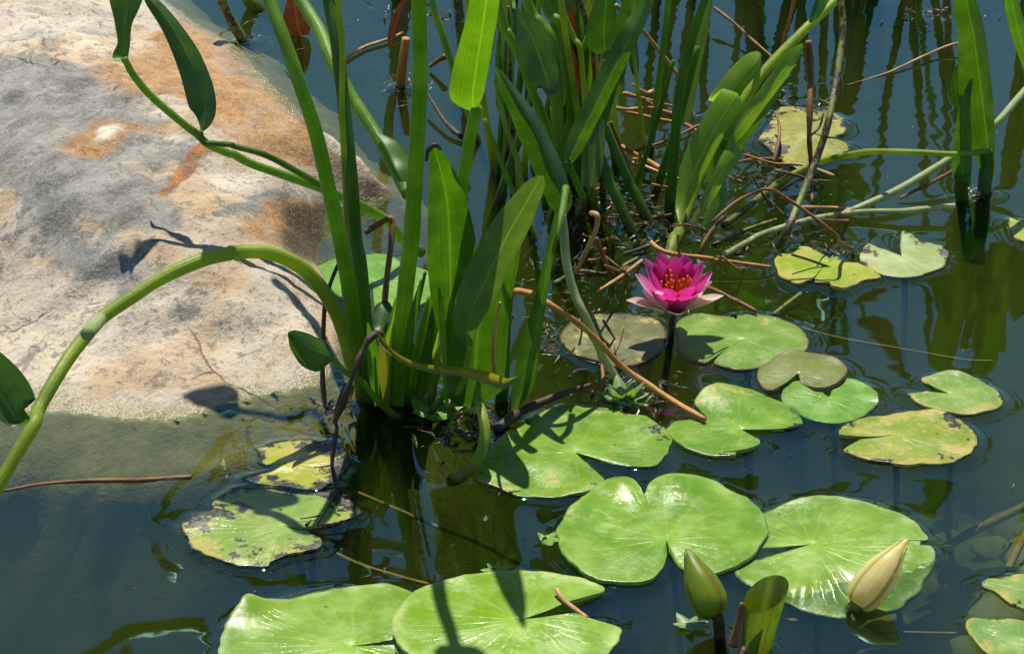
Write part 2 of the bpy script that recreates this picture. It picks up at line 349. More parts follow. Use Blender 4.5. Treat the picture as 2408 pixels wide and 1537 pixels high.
for i in range(len(xy)):
    x, y = xy[i]; z = hz[i]
    al, ac = (x + y) * .7071, (y - x) * .7071; st_ = nz(al, ac * 2.2, 1.3, 9, 5)
    r = nz(x, y, 0.3, 4, 3) * 0.016 + abs(st_) * -0.010 + nz(al, ac * 1.6, 5.3, 26, 5) * 0.0075 + nz(x, y, 2.0, 75, 3) * 0.0026
    z += r * min(1, 0.12 + hd[i] / 0.16)
    rv.append((x, y, z)); u, v = uv_of(Vector((x, y, z)))
    w1 = nz(x, y, 7, 12, 3) * 0.5; jit = 26 * nz(x, y, 9, 22, 2)
    uu, vv = u + jit, v + jit * 0.6
    o = 0.9 * blob(uu, vv, 235, 325, 105, 42, -18) + 0.85 * seg(uu, vv, 440, 90, 700, 270, 75) + 0.8 * seg(uu, vv, 600, 330, 780, 380, 30) + 0.7 * blob(uu, vv, 560, 280, 150, 70, 30) + \
        1.0 * blob(uu, vv, 680, 520, 130, 60, -10) + 0.55 * blob(uu, vv, 400, 300, 60, 30) + 0.7 * blob(uu, vv, 330, 170, 150, 60) + 0.35 * blob(uu, vv, 640, 910, 120, 40) + 0.3 * blob(uu, vv, 250, 660, 80, 50) + 0.3 * blob(uu, vv, 300, 930, 260, 40)
    rust = 1.1 * seg(u + jit * .7, v + jit * .3, 487, 352, 430, 412, 17) + 0.95 * seg(u + jit * .7, v, 430, 412, 385, 455, 11) + 0.7 * seg(u + jit * .5, v, 350, 476, 292, 522, 10)
    gr = 0.8 * blob(uu, vv, 100, 230, 260, 110, 10) + 0.6 * blob(uu, vv, 150, 420, 230, 90, 20) + 0.55 * blob(uu, vv, 300, 480, 140, 50, 20) + 0.7 * blob(uu, vv, 640, 350, 60, 16, 8) + 0.45 * seg(u, v, 470, 365, 190, 610, 9) + 0.4 * blob(uu, vv, 200, 620, 150, 60, 20) + 0.3 * blob(uu, vv, 480, 740, 160, 50) + 0.7 * seg(uu, vv, 520, 500, 700, 452, 9)
    pale = 0.9 * blob(uu, vv, 255, 318, 48, 17, -28) + 0.8 * blob(uu, vv, 540, 425, 120, 45, -10) + 0.5 * blob(uu, vv, 100, 60, 220, 60) + 0.5 * blob(uu, vv, 350, 800, 300, 110) + 0.6 * blob(uu, vv, 430, 330, 30, 14) + 0.5 * blob(uu, vv, 317, 500, 14, 14)
    dk = 1.1 * blob(uu, vv, 735, 545, 75, 75) + 0.5 * seg(uu, vv, 640, 190, 760, 330, 26) + 0.6 * blob(uu, vv, 880, 450, 60, 40)  # undercut right edge and corner: brown algae plus shade put into the colour
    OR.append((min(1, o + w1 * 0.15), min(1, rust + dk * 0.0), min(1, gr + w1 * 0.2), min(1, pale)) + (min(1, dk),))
nxg = len(gx); rf = []
keepz = hz > -0.36
for j in range(len(gy) - 1):
    for i in range(nxg - 1):
        a = j * nxg + i
        if keepz[a] or keepz[a + nxg + 1]: rf.append((a, a + 1, a + 1 + nxg, a + nxg))
def rock_mat():
    m, nt = new_mat('boulder_stone'); n = N(nt); g = n('NewGeometry'); pos = g.outputs['Position']
    at = n('Attribute', attribute_name='stain'); s3 = n('SeparateColor'); nt.links.new(at.outputs['Color'], s3.inputs[0])
    at2 = n('Attribute', attribute_name='stain_and_shade'); s4 = n('SeparateColor'); nt.links.new(at2.outputs['Color'], s4.inputs[0])
    mp = n('Mapping', vector_type='TEXTURE'); nt.links.new(pos, mp.inputs[0]); mp.inputs['Rotation'].default_value = (0, 0, R(42)); mp.inputs['Scale'].default_value = (1.55, 1, 1); st = mp.outputs[0]
    n0 = n.noise(st, 5, 8, 0.68, 0.6); n1 = n.noise(st, 13, 8, 0.72, 0.3); n2 = n.noise(st, 42, 6, 0.7); n3 = n.noise(pos, 170, 5, 0.72); n4 = n.noise(pos, 620, 3)
    col = n.mix(n.ramp(n0, 0.38, 0.62), (0.47, 0.41, 0.33), (0.62, 0.53, 0.40))
    col = n.mix(n.math('MULTIPLY', n.ramp(n.noise(st, 8, 7, 0.7, 0.5), 0.48, 0.60), 0.65), col, (0.47, 0.31, 0.15))
    gr = n.ramp(n.math('ADD', n.math('MULTIPLY', s3.outputs[2], 0.62), n.math('MULTIPLY', n1, 1.0)), 0.57, 0.70)
    col = n.mix(n.math('MULTIPLY', gr, 0.85), col, n.mix(n.ramp(n2, 0.35, 0.65), (0.12, 0.135, 0.135), (0.28, 0.285, 0.27)))
    orr = n.ramp(n.math('ADD', n.math('MULTIPLY', s3.outputs[0], 0.72), n.math('ADD', n.math('MULTIPLY', n0, 0.45), n.math('MULTIPLY', n1, 0.55))), 0.72, 0.95)
    col = n.mix(n.math('MULTIPLY', orr, n.math('MULTIPLY_ADD', n.ramp(n2, 0.35, 0.6), 0.4, 0.55)), col, n.mix(n.ramp(n3, 0.4, 0.62), (0.27, 0.135, 0.045), (0.54, 0.30, 0.10)))
    pl = n.ramp(n.math('ADD', n.math('MULTIPLY', s4.outputs[0], 0.6), n.math('MULTIPLY', n1, 0.8)), 0.55, 0.95); col = n.mix(n.math('MULTIPLY', pl, 0.85), col, (0.72, 0.66, 0.55))
    rs = n.ramp(n.math('ADD', s3.outputs[1], n.math('MULTIPLY', n3, 0.4)), 0.5, 0.8); col = n.mix(rs, col, n.mix(n.ramp(n2, 0.35, 0.6), (0.15, 0.09, 0.06), (0.42, 0.17, 0.06)))
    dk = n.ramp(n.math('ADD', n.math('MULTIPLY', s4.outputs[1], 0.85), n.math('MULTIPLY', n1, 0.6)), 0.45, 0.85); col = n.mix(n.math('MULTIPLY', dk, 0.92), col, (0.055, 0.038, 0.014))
    ck = n.math('SUBTRACT', 1.0, n.ramp(n.math('ABSOLUTE', n.math('SUBTRACT', n.noise(st, 6, 5, 0.6, 1.0), 0.5)), 0.0, 0.012)); col = n.mix(n.math('MULTIPLY', ck, n.math('MULTIPLY', n.ramp(n1, 0.45, 0.6), 0.55)), col, (0.09, 0.08, 0.07))
    wob_ = n('TexNoise', i_Scale=7.0, i_Detail=4.0); nt.links.new(pos, wob_.inputs['Vector']); mixv = n('MixRGB', i_0=0.12); nt.links.new(pos, mixv.inputs[1]); nt.links.new(wob_.outputs['Color'], mixv.inputs[2])
    vc_ = n('TexVoronoi', feature='DISTANCE_TO_EDGE', i_Scale=5.5); nt.links.new(mixv.outputs[0], vc_.inputs['Vector'])
    crk = n.math('MULTIPLY', n.math('SUBTRACT', 1.0, n.ramp(n.math('ADD', vc_.outputs['Distance'], n.math('MULTIPLY', n3, 0.012)), 0.006, 0.018)), n.ramp(n0, 0.52, 0.62))
    col = n.mix(n.math('MULTIPLY', crk, 0.5), col, (0.075, 0.06, 0.045))
    col = n.mix(n.math('MULTIPLY', n.ramp(n.noise(pos, 85, 6, 0.75), 0.52, 0.62), 0.6), col, (0.15, 0.135, 0.115))
    col = n.mix(n.math('MULTIPLY', n.ramp(n3, 0.5, 0.68), 0.55), col, n.mix(0.6, col, (0.11, 0.10, 0.085)))
    col = n.mix(n.math('MULTIPLY', n.ramp(n4, 0.58, 0.7), 0.45), col, (0.72, 0.66, 0.55))
    z = n('SeparateXYZ', i_0=pos).outputs[2]
    zz = n.math('ADD', z, n.math('MULTIPLY', n.math('SUBTRACT', n2, 0.5), 0.014))
    wet = n.math('SUBTRACT', 1.0, n.ramp(zz, 0.0005, 0.006)); damp = n.math('SUBTRACT', 1.0, n.ramp(zz, 0.002, 0.012)); col = n.mix(n.math('MULTIPLY', damp, 0.6), col, n.mix(0.75, col, (0.10, 0.075, 0.03)))
    col = n.mix(n.math('MULTIPLY', wet, 0.86), col, n.mix(n.ramp(n2, 0.4, 0.65), (0.16, 0.14, 0.03), (0.26, 0.22, 0.07)))
    p = n('BsdfPrincipled'); nt.links.new(col, p.inputs['Base Color'])
    film = n.math('MULTIPLY', damp, n.ramp(z, -0.002, 0.0)); nt.links.new(n.math('MULTIPLY_ADD', film, -0.66, 0.85), p.inputs['Roughness']); nt.links.new(n.math('MULTIPLY_ADD', film, 0.6, 0.25), p.inputs['Specular IOR Level'])
    h = n.math('ADD', n.math('ADD', n.math('MULTIPLY', n1, 0.9), n.math('MULTIPLY', n2, 0.6)), n.math('ADD', n.math('MULTIPLY', n3, 0.36), n.math('ADD', n.math('MULTIPLY', n4, 0.08), n.math('MULTIPLY', crk, -0.5))))
    nt.links.new(n.bump(h, 0.75, 0.006), p.inputs['Normal']); n.out(p.outputs[0]); return m
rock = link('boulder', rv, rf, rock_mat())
for nm, f in (('stain', lambda c: (c[0], c[1], c[2], 1)), ('stain_and_shade', lambda c: (c[3], c[4], 0, 1))):
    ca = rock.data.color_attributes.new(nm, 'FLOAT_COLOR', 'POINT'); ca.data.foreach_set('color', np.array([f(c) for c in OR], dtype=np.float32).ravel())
tag(rock, 'large flat cream and grey boulder with orange rust stains sloping into the water', 'boulder')

# ------------------------------------------------------------------ pond bed
def bed_mat():
    m, nt = new_mat('pond_silt'); n = N(nt); g = n('NewGeometry'); pos = g.outputs['Position']
    n1 = n.noise(pos, 7, 5, 0.6); n2 = n.noise(pos, 60, 5, 0.7)
    col = n.mix(n.ramp(n1, 0.35, 0.7), (0.09, 0.085, 0.02), (0.17, 0.15, 0.045)); col = n.mix(n.math('MULTIPLY', n.ramp(n2, 0.45, 0.7), 0.6), col, (0.06, 0.055, 0.02))
    p = n('BsdfPrincipled', i_Roughness=0.9); nt.links.new(col, p.inputs['Base Color']); nt.links.new(n.bump(n2, 0.8, 0.01), p.inputs['Normal']); n.out(p.outputs[0]); return m
BED = bed_mat()
def bed_z(x, y):
    return -0.30 - 0.03 * nz(x, y, 4, 3, 3) + 0.22 * max(0, min(1, (x - 0.12) / 0.3)) * max(0, min(1, (2.1 - y) / 0.4))
bx = np.concatenate([[-30, -10, -4], np.arange(-1.6, 1.61, 0.04), [4, 10, 30]]); by = np.concatenate([[-20, -4, 0.5], np.arange(1.1, 4.0, 0.04), [6, 14, 40]])
bv = [(x, y, bed_z(x, y)) for y in by for x in bx]; nb = len(bx)
bf = [(j * nb + i, j * nb + i + 1, (j + 1) * nb + i + 1, (j + 1) * nb + i) for j in range(len(by) - 1) for i in range(nb - 1)]
tag(link('pond_bed', bv, bf, BED), kind='structure')
def stone_mat():
    m, nt = new_mat('cobble_stone'); n = N(nt); g = n('NewGeometry'); pos = g.outputs['Position']; oi = n('ObjectInfo')
    n1 = n.noise(pos, 30, 5, 0.65); base = n.mix(oi.outputs['Random'], (0.16, 0.17, 0.08), (0.36, 0.33, 0.17)); col = n.mix(n.math('MULTIPLY', n.ramp(n1, 0.4, 0.7), 0.6), base, (0.10, 0.10, 0.04))
    p = n('BsdfPrincipled', i_Roughness=0.8); nt.links.new(col, p.inputs['Base Color']); n.out(p.outputs[0]); return m
COB = stone_mat()
def cobble_mesh(seed):
    V = []; F = []; nu, nv = 14, 8
    for j in range(nv + 1):
        for i in range(nu):
            a = 2 * math.pi * i / nu; b = -math.pi / 2 + math.pi * j / nv
            d = Vector((math.cos(a) * math.cos(b), math.sin(a) * math.cos(b), math.sin(b) * 0.55)); k = 1 + 0.28 * nz(d.x + seed * 3, d.y, d.z, 1.1, 2); V.append(d * k)
    for j in range(nv):
        for i in range(nu): F.append((j * nu + i, j * nu + (i + 1) % nu, (j + 1) * nu + (i + 1) % nu, (j + 1) * nu + i))
    me = bpy.data.meshes.new('cobble'); me.from_pydata([tuple(v) for v in V], [], F); me.polygons.foreach_set('use_smooth', [True] * len(F)); me.materials.append(COB); return me
CM = [cobble_mesh(s) for s in range(5)]
rnd = random.Random(11); placed = []
for k in range(400):
    u, v = rnd.uniform(1820, 2480), rnd.uniform(930, 1640)
    if len(placed) > 46: break
    r = rnd.uniform(0.016, 0.036); p = P(u, v, -0.15); z = bed_z(p.x, p.y)
    if any((p - q).length < (r + s) * 0.85 for q, s in placed): continue
    placed.append((p, r)); o = bpy.data.objects.new('cobble', CM[k % 5]); COL.objects.link(o); o.location = (p.x, p.y, z + r * 0.25); o.scale = (r * rnd.uniform(.9, 1.3), r, r * rnd.uniform(.7, 1)); o.rotation_euler = (0, 0, rnd.uniform(0, 6))
    tag(o, 'rounded olive cobble lying dim on the pond bed under clear water', 'stone', 'cobbles on the pond bed')

# ------------------------------------------------------------------ lily pads
MEN = []                                # outlines that lift the water film
def pad(name, label, pet, px, mat, z=0.0035, up=0.0, dip=None, wave=1.3, rag=0.22, group=None, lift=None, closed=False):
    c = P(*pet[:2], z); pts = catmull([tuple(P(u, v, z)) for u, v in px] , 6) if not closed else catmull([tuple(P(u, v, z)) for u, v in px], 6, True)
    if closed: pts = pts + [pts[0]]
    n = len(pts); rings = [0.04, 0.14, 0.28, 0.45, 0.62, 0.76, 0.87, 0.94, 0.98, 1.0]; V = []; U = []; F = []
    sd = c.x * 31 + c.y * 17
    rg = [1 + rag * 0.12 * nz(p[0], p[1], sd, 55, 3) for p in pts]
    for k, r in enumerate(rings):
        for i, p in enumerate(pts):
            d = Vector(p) - c; q = c + d * (r * (rg[i] if r > 0.8 else 1))
            zz = z + wave * 0.0035 * nz(q.x, q.y, sd, 14, 2) * r + up * max(0, r - 0.8) * 5 * (0.5 + 0.5 * nz(q.x, q.y, 3, 22, 1)) + 0.0012 * r * math.sin(i / n * 38)*wave * max(0, r - .5) + 0.002 * (1 - r) ** 2
            if lift:
                for (lu, lv, lr, lh) in lift:
                    lp = P(lu, lv, z); zz += lh * math.exp(-((q.x - lp.x) ** 2 + (q.y - lp.y) ** 2) / (lr * lr))
            q.z = max(zz, 0.0022)
            if dip: q.z += dip(q)
            V.append(q); U.append((i / (n - 1), r))
    for i, p in enumerate(pts):
        q = V[(len(rings) - 1) * n + i]; V.append(Vector((q.x, q.y, q.z - 0.0032))); U.append((i / (n - 1), 1.03))
    for k in range(len(rings)):
        for i in range(n - 1): F.append((k * n + i, k * n + i + 1, (k + 1) * n + i + 1, (k + 1) * n + i))
    o_ = len(V); V.append(Vector((c.x, c.y, z + 0.0005))); U.append((0.5, 0))
    for i in range(n - 1): F.append((o_, i + 1, i))
    base = V[0].copy(); o = link(name, V, F, mat, None, U); tag(o, label, 'lily pad', group)
    MEN.append(np.array([(p[0], p[1]) for p in [V[(len(rings) - 1) * n + i] for i in range(n)]] + ([] if closed else [(c.x, c.y)])))
    tube('petiole', [(c.x, c.y, z - 0.001), (c.x + .01, c.y + 0.02, -0.05), (c.x + 0.02, c.y + 0.06, -0.16)], 0.0028, STEM_U, o, 7, 4)
    return o
LG = ((0.15, 0.30, 0.045), (0.21, 0.37, 0.065))
PA = pad_mat('pad_fresh', (0.125, 0.27, 0.014), (0.205, 0.365, 0.018), 0, 0, rim=(0.30, 0.42, 0.12), rimw=0.35)
PB = pad_mat('pad_light', (0.145, 0.28, 0.022), (0.22, 0.37, 0.03), 0, 0, rim=(0.42, 0.50, 0.20), rimw=0.5, vein=0.25)
PC = pad_mat('pad_lime', (0.18, 0.34, 0.02), (0.24, 0.40, 0.035), 0, 0, rim=(0.42, 0.52, 0.16), rimw=0.6)
PE = pad_mat('pad_green_worn', (0.12, 0.265, 0.016), (0.19, 0.34, 0.022), 0.12, 0.1, rim=(0.35, 0.36, 0.12))
PG = pad_mat('pad_brown_rimmed', (0.15, 0.27, 0.035), (0.20, 0.32, 0.05), 0.1, 0.0, rim=(0.17, 0.10, 0.035), rimw=0.85)
PH = pad_mat('pad_bronze', (0.15, 0.185, 0.04), (0.21, 0.25, 0.06), 0, 0, rim=(0.16, 0.09, 0.045), rimw=0.9, veincol=(0.26, 0.28, 0.12))
PI_ = pad_mat('pad_plain_green', (0.115, 0.27, 0.022), (0.165, 0.34, 0.03), 0, 0, rim=(0.16, 0.32, 0.06))
PJ = pad_mat('pad_freckled', (0.15, 0.29, 0.045), (0.22, 0.34, 0.06), 0.28, 0.1, rim=(0.42, 0.34, 0.10), rimw=0.7)
PK = pad_mat('pad_decaying', (0.20, 0.30, 0.03), (0.28, 0.34, 0.045), 0.5, 0.42, rim=(0.42, 0.32, 0.10), rimw=0.8)
PL = pad_mat('pad_pale_speckled', (0.27, 0.36, 0.12), (0.35, 0.42, 0.17), 0.35, 0.5, rim=(0.36, 0.38, 0.18), rough=0.45)
PM = pad_mat('pad_yellow_green', (0.24, 0.36, 0.018), (0.33, 0.40, 0.02), 0.45, 0.25, rim=(0.52, 0.38, 0.05), rimw=0.8)
PN = pad_mat('pad_olive_speckled', (0.26, 0.27, 0.05), (0.34, 0.34, 0.07), 0.3, 0.55, rim=(0.33, 0.33, 0.06))
PO = pad_mat('pad_blotched', (0.19, 0.31, 0.045), (0.25, 0.36, 0.06), 0.4, 0.66, rim=(0.40, 0.30, 0.09), rimw=0.7)
PP = pad_mat('pad_rotting', (0.34, 0.38, 0.03), (0.45, 0.40, 0.05), 0.5, 0.75, rim=(0.42, 0.24, 0.06))
PT = pad_mat('pad_olive_brown', (0.13, 0.135, 0.05), (0.18, 0.19, 0.075), 0.1, 0, rim=(0.14, 0.07, 0.035), rimw=0.9, veincol=(0.26, 0.27, 0.11))

pad('lily_pad', 'big fresh green lily pad notched toward the green bud, far rim dented', T(2, 2, (1293, 800))[0],
    T(2, 2, (1300, 870), (1270, 960), (1200, 1035), (1100, 1055), (950, 1050), (800, 1020), (680, 950), (605, 870), (580, 780), (592, 700), (640, 620), (740, 520), (850, 430), (960, 388), (1050, 400), (1115, 455), (1150, 505), (1178, 455), (1250, 402), (1400, 380), (1600, 408), (1757, 480))
    + T(3, 2, (310, 520), (380, 610), (415, 700), (408, 775), (350, 860), (250, 930), (100, 1000)) + T(2, 2, (1560, 1010), (1400, 960), (1312, 850)), PA, z=0.0065,
    lift=[T(2, 2, (1010, 450))[0] + (0.014, 0.009), T(2, 2, (1350, 440))[0] + (0.02, 0.007)])
def dipB(q):
    u, v = uv_of(q); ln = 985.9 + K * (1150 - (OX[0] + (u - 1653.75) / K - 530) * 0.215)
    return -0.00016 * max(0, min(110, v - ln)) - (0.0035 if v > ln else 0)
pad('lily_pad', 'large light green lily pad under the cream bud, its near edge submerged', T(3, 2, (705, 832))[0],
    T(3, 2, (330, 835), (310, 740), (330, 660), (395, 606), (480, 575), (600, 540), (750, 515), (900, 518), (1100, 545), (1250, 600), (1370, 670), (1450, 740), (1482, 785), (1430, 795), (1435, 845), (1492, 830), (1515, 885), (1490, 960), (1430, 1040), (1340, 1110), (1250, 1160), (1100, 1210), (950, 1232), (800, 1225), (650, 1205), (540, 1168), (400, 1120), (290, 1070), (208, 990), (300, 920)), PB, z=0.003, dip=dipB)
pad('lily_pad', 'large lime green lily pad crossed by two stem shadows, brown twig in its notch', T(2, 2, (350, 1330))[0],
    T(2, 2, (620, 1240), (770, 1180), (885, 1118), (780, 1065), (640, 1030), (450, 1005), (250, 1000), (50, 1015)) + T(1, 2, (1500, 1020), (1300, 1070), (1180, 1130), (1090, 1210), (1040, 1300), (1030, 1380), (1060, 1450), (1120, 1520), (1220, 1600), (1400, 1670)) +
    T(2, 2, (0, 1700), (300, 1710), (600, 1670), (830, 1590), (950, 1480), (993, 1400), (985, 1350), (850, 1318), (700, 1300)), PC, z=0.0052, up=0.0012, lift=[T(2, 2, (600, 1320))[0] + (0.025, 0.003)])
pad('lily_pad', 'large light green lily pad with a curled glossy outer edge beside the lime pad', T(1, 2, (770, 1498))[0],
    T(1, 2, (1035, 1445), (1110, 1340), (1180, 1240), (1190, 1150), (1050, 1100), (900, 1093), (700, 1095), (560, 1115), (400, 1150), (250, 1192), (180, 1218), (90, 1212), (10, 1270)) + T(0, 2, (1500, 1330), (1455, 1420), (1437, 1500), (1440, 1600), (1480, 1700)) +
    T(1, 2, (0, 1770), (200, 1830), (500, 1870), (800, 1850), (1000, 1770), (1100, 1660), (1090, 1550), (1050, 1475)), PB, z=0.003, lift=[T(1, 2, (60, 1240))[0] + (0.018, 0.012)])
pad('lily_pad', 'green lily pad striped by plant shadows at the foot of the tall clump', T(2, 2, (695, 228))[0],
    T(2, 2, (950, 282), (1180, 312), (1260, 270), (1312, 200), (1322, 130), (1285, 70)) + T(2, 1, (1200, 1445), (1100, 1400), (1000, 1370), (900, 1345), (750, 1330), (600, 1335), (500, 1370), (400, 1430), (320, 1490)) +
    T(2, 2, (240, 90), (170, 170), (100, 250), (50, 330), (50, 380), (150, 430), (300, 480), (450, 497), (600, 502), (740, 490), (830, 460), (888, 412), (860, 365), (780, 290)), PE)
pad('lily_pad', 'glossy green lily pad touched by the tip of the long orange stalk', T(3, 2, (250, 80))[0],
    T(3, 2, (450, 75), (600, 55), (648, 20)) + T(3, 1, (652, 1425), (620, 1380), (560, 1340), (450, 1300), (330, 1260), (200, 1240), (100, 1235), (20, 1260)) + T(2, 1, (1500, 1300), (1480, 1330), (1520, 1372), (1560, 1425), (1430, 1437), (1350, 1442), (1300, 1480)) +
    T(2, 2, (1290, 60), (1330, 120), (1400, 180), (1500, 220), (1600, 245), (1750, 250)) + T(3, 2, (100, 240), (200, 230), (300, 205), (372, 165), (330, 128)), PE, lift=[T(3, 1, (120, 1270))[0] + (0.03, 0.007)])
pad('lily_pad', 'green brown-rimmed lily pad carrying the star-shaped flower shadow', T(3, 1, (250, 920))[0],
    T(3, 1, (150, 975), (50, 1030), (0, 1055)) + T(2, 1, (1560, 1065), (1450, 1050), (1400, 1000), (1368, 930), (1366, 870), (1360, 800), (1400, 752), (1480, 738), (1570, 745), (1650, 752), (1757, 737)) + T(3, 1, (100, 762), (200, 740), (330, 730), (430, 745), (560, 780), (640, 830), (680, 890), (690, 940), (660, 990), (570, 1025), (450, 1060), (350, 1090), (250, 1110), (150, 1095), (80, 1070), (78, 1050), (150, 985)), PG)
pad('lily_pad', 'small bronze-green lily pad overlapping a plain green one', T(3, 1, (622, 1140))[0],
    T(3, 1, (540, 1190), (455, 1236), (390, 1200), (355, 1140), (370, 1080), (430, 1040), (520, 1000), (620, 985), (720, 995), (830, 1020), (910, 1060), (940, 1110), (920, 1160), (870, 1200), (800, 1225), (740, 1230), (690, 1208), (640, 1180)), PH, z=0.006)
pad('lily_pad', 'small plain green lily pad partly under the bronze one', T(3, 1, (825, 1300))[0],
    T(3, 1, (770, 1240), (700, 1195), (600, 1190), (540, 1240), (515, 1290), (540, 1340), (620, 1390), (720, 1430), (850, 1455), (960, 1440), (1060, 1400), (1130, 1340), (1152, 1300), (1130, 1250), (1060, 1200), (960, 1170), (880, 1172), (840, 1240)), PI_, z=0.0026)
pad('lily_pad', 'freckled green lily pad with tan spots and an open wedge notch', T(3, 1, (1610, 1275))[0],
    T(3, 1, (1520, 1228), (1430, 1177), (1500, 1150), (1620, 1130), (1740, 1150), (1850, 1190), (1930, 1240), (1962, 1300), (1930, 1350), (1850, 1380), (1740, 1400), (1620, 1395), (1500, 1370), (1400, 1325), (1350, 1280), (1335, 1255), (1460, 1254)), PJ, rag=0.3)
pad('lily_pad', 'decaying yellow-green lily pad with orange freckles and dark rotted patches', T(3, 2, (1240, 112))[0],
    T(3, 2, (1000, 122), (890, 110), (900, 60), (960, 15)) + T(3, 1, (1080, 1415), (1180, 1412), (1280, 1385), (1400, 1370), (1550, 1380), (1650, 1420)) + T(3, 2, (1720, 20), (1790, 75), (1803, 120), (1760, 190), (1700, 235), (1600, 270), (1500, 290), (1380, 305), (1250, 300), (1100, 270), (1000, 240), (948, 210), (930, 185), (1030, 140)), PK, rag=0.5)
pad('lily_pad', 'pale speckled lily pad with a wide V notch between two raised tips', T(3, 1, (1300, 372))[0],
    T(3, 1, (1210, 335), (1130, 300), (1075, 275), (1040, 330), (1025, 370), (1070, 420), (1150, 465), (1250, 490), (1380, 490), (1480, 465), (1560, 430), (1600, 380), (1605, 340), (1560, 300), (1480, 275), (1400, 260), (1340, 240), (1300, 225), (1290, 300)), PL, lift=[T(3, 1, (1300, 235))[0] + (0.02, 0.008)], rag=0.3)
pad('lily_pad', 'yellow-green two-lobed lily pad with a thin stalk shadow and browned edge', T(3, 1, (815, 405))[0],
    T(3, 1, (725, 510), (690, 530), (620, 545), (540, 510), (480, 460), (470, 400), (500, 360), (535, 335), (520, 318), (600, 300), (650, 300), (700, 305), (760, 330), (810, 355), (830, 378), (870, 370), (900, 385), (920, 410), (1000, 405), (1050, 430), (1150, 490), (1090, 510), (1010, 545), (930, 575), (850, 570), (830, 545), (790, 540), (735, 535), (730, 515)), PM, rag=0.4)
pad('lily_pad', 'olive dark-speckled lily pad lying among bent stalks at the back', T(3, 0, (690, 900))[0],
    T(3, 0, (860, 905), (930, 940), (952, 980), (930, 1010), (870, 1015), (790, 1050), (700, 1090), (630, 1100), (560, 1080), (500, 1030), (430, 980), (375, 930), (380, 890), (440, 810), (470, 725), (560, 700), (680, 703), (800, 720), (880, 760), (932, 805), (930, 850), (880, 890)), PN, lift=[T(3, 0, (560, 900))[0] + (0.03, 0.006)], rag=0.3)
pad('lily_pad', 'blotched green lily pad with black decayed rim crossed by a stem shadow', T(1, 2, (330, 712))[0],
    T(1, 2, (430, 716), (600, 700), (700, 668), (808, 618), (812, 570), (780, 520), (700, 488), (550, 470), (400, 460), (250, 440), (100, 435)) + T(0, 2, (1560, 440), (1480, 470), (1420, 510), (1390, 555), (1385, 605), (1330, 615), (1260, 625), (1220, 670), (1200, 720), (1210, 770), (1260, 820), (1320, 860), (1400, 900), (1500, 925), (1600, 945), (1757, 948)) +
    T(1, 2, (200, 940), (250, 920), (330, 890), (450, 870), (530, 850), (572, 810), (560, 785), (470, 735)), PO, rag=0.6)
pad('lily_pad', 'ragged rotting yellow lily pad with blackened edge behind the blotched one', T(1, 2, (330, 300))[0],
    T(1, 2, (230, 300), (150, 275), (180, 240), (158, 190), (220, 160), (300, 135), (360, 130), (420, 130), (520, 130), (620, 145), (700, 180), (740, 220), (760, 270), (720, 330), (690, 390), (640, 420), (550, 440), (400, 438), (250, 420), (150, 410), (40, 382), (150, 350)), PP, z=0.0026, rag=1.0)
pad('lily_pad', 'yellow-green lily pad cut by the frame beyond the right clump', (2440, 540), T(3, 1, (2005, 115), (2060, 113), (2150, 130), (2280, 160), (2320, 220), (2250, 265), (2150, 272), (2080, 260), (2030, 220), (2010, 170)), PM, closed=True)
pad('lily_pad', 'green lily pad with torn pointed edge above the freckled corner pad', T(3, 2, (2180, 1130))[0], T(3, 2, (1825, 1075), (1900, 1040), (2000, 1015), (2103, 1005), (2250, 1010), (2350, 1060), (2370, 1150), (2250, 1250), (2120, 1258), (2040, 1225), (1950, 1160), (1880, 1115)), PJ, closed=True, rag=0.3)
pad('lily_pad', 'freckled green lily pad with an orange underwater stalk leading to it', T(3, 2, (2080, 1460))[0], T(3, 2, (1722, 1350), (1800, 1318), (1950, 1308), (2100, 1315), (2250, 1340), (2350, 1420), (2330, 1550), (2200, 1620), (2000, 1605), (1900, 1560), (1800, 1490), (1740, 1420)), PJ, closed=True, rag=0.3)
pad('lily_pad', 'olive brown-edged lily pad lying low in the water beside the pink flower', T(2, 1, (950, 945))[0],
    T(2, 1, (985, 1085), (1060, 1080), (1130, 1060), (1210, 1020), (1260, 980), (1300, 920), (1300, 860), (1240, 790), (1150, 752), (1000, 735), (850, 740), (720, 762), (640, 810), (595, 880), (620, 940), (700, 1010), (800, 1060), (900, 1082), (965, 1087)), PT, z=0.0024, wave=0.4)
pad('lily_pad', 'shaded green lily pad between the boulder and the tall stems', T(1, 1, (900, 530))[0],
    T(1, 1, (870, 690), (780, 680), (700, 640), (640, 590), (575, 500), (530, 445), (620, 400), (720, 372), (880, 355), (1000, 370), (1080, 398), (1180, 430), (1280, 480), (1310, 560), (1280, 640), (1180, 700), (1050, 725), (920, 700)), PI_, z=0.003)

# ------------------------------------------------------------------ pickerelweed: the main clump
def clump(label, cat='water plant', group=None): return thing('pickerelweed', label, cat, group)
C1 = clump('tall pickerelweed clump with thick green stems growing beside the boulder')
B1 = P(950, 945); Yb = B1.y
def foot(u, v, z=-0.12): p = P(u, v); return (p.x, p.y + 0.01, z)
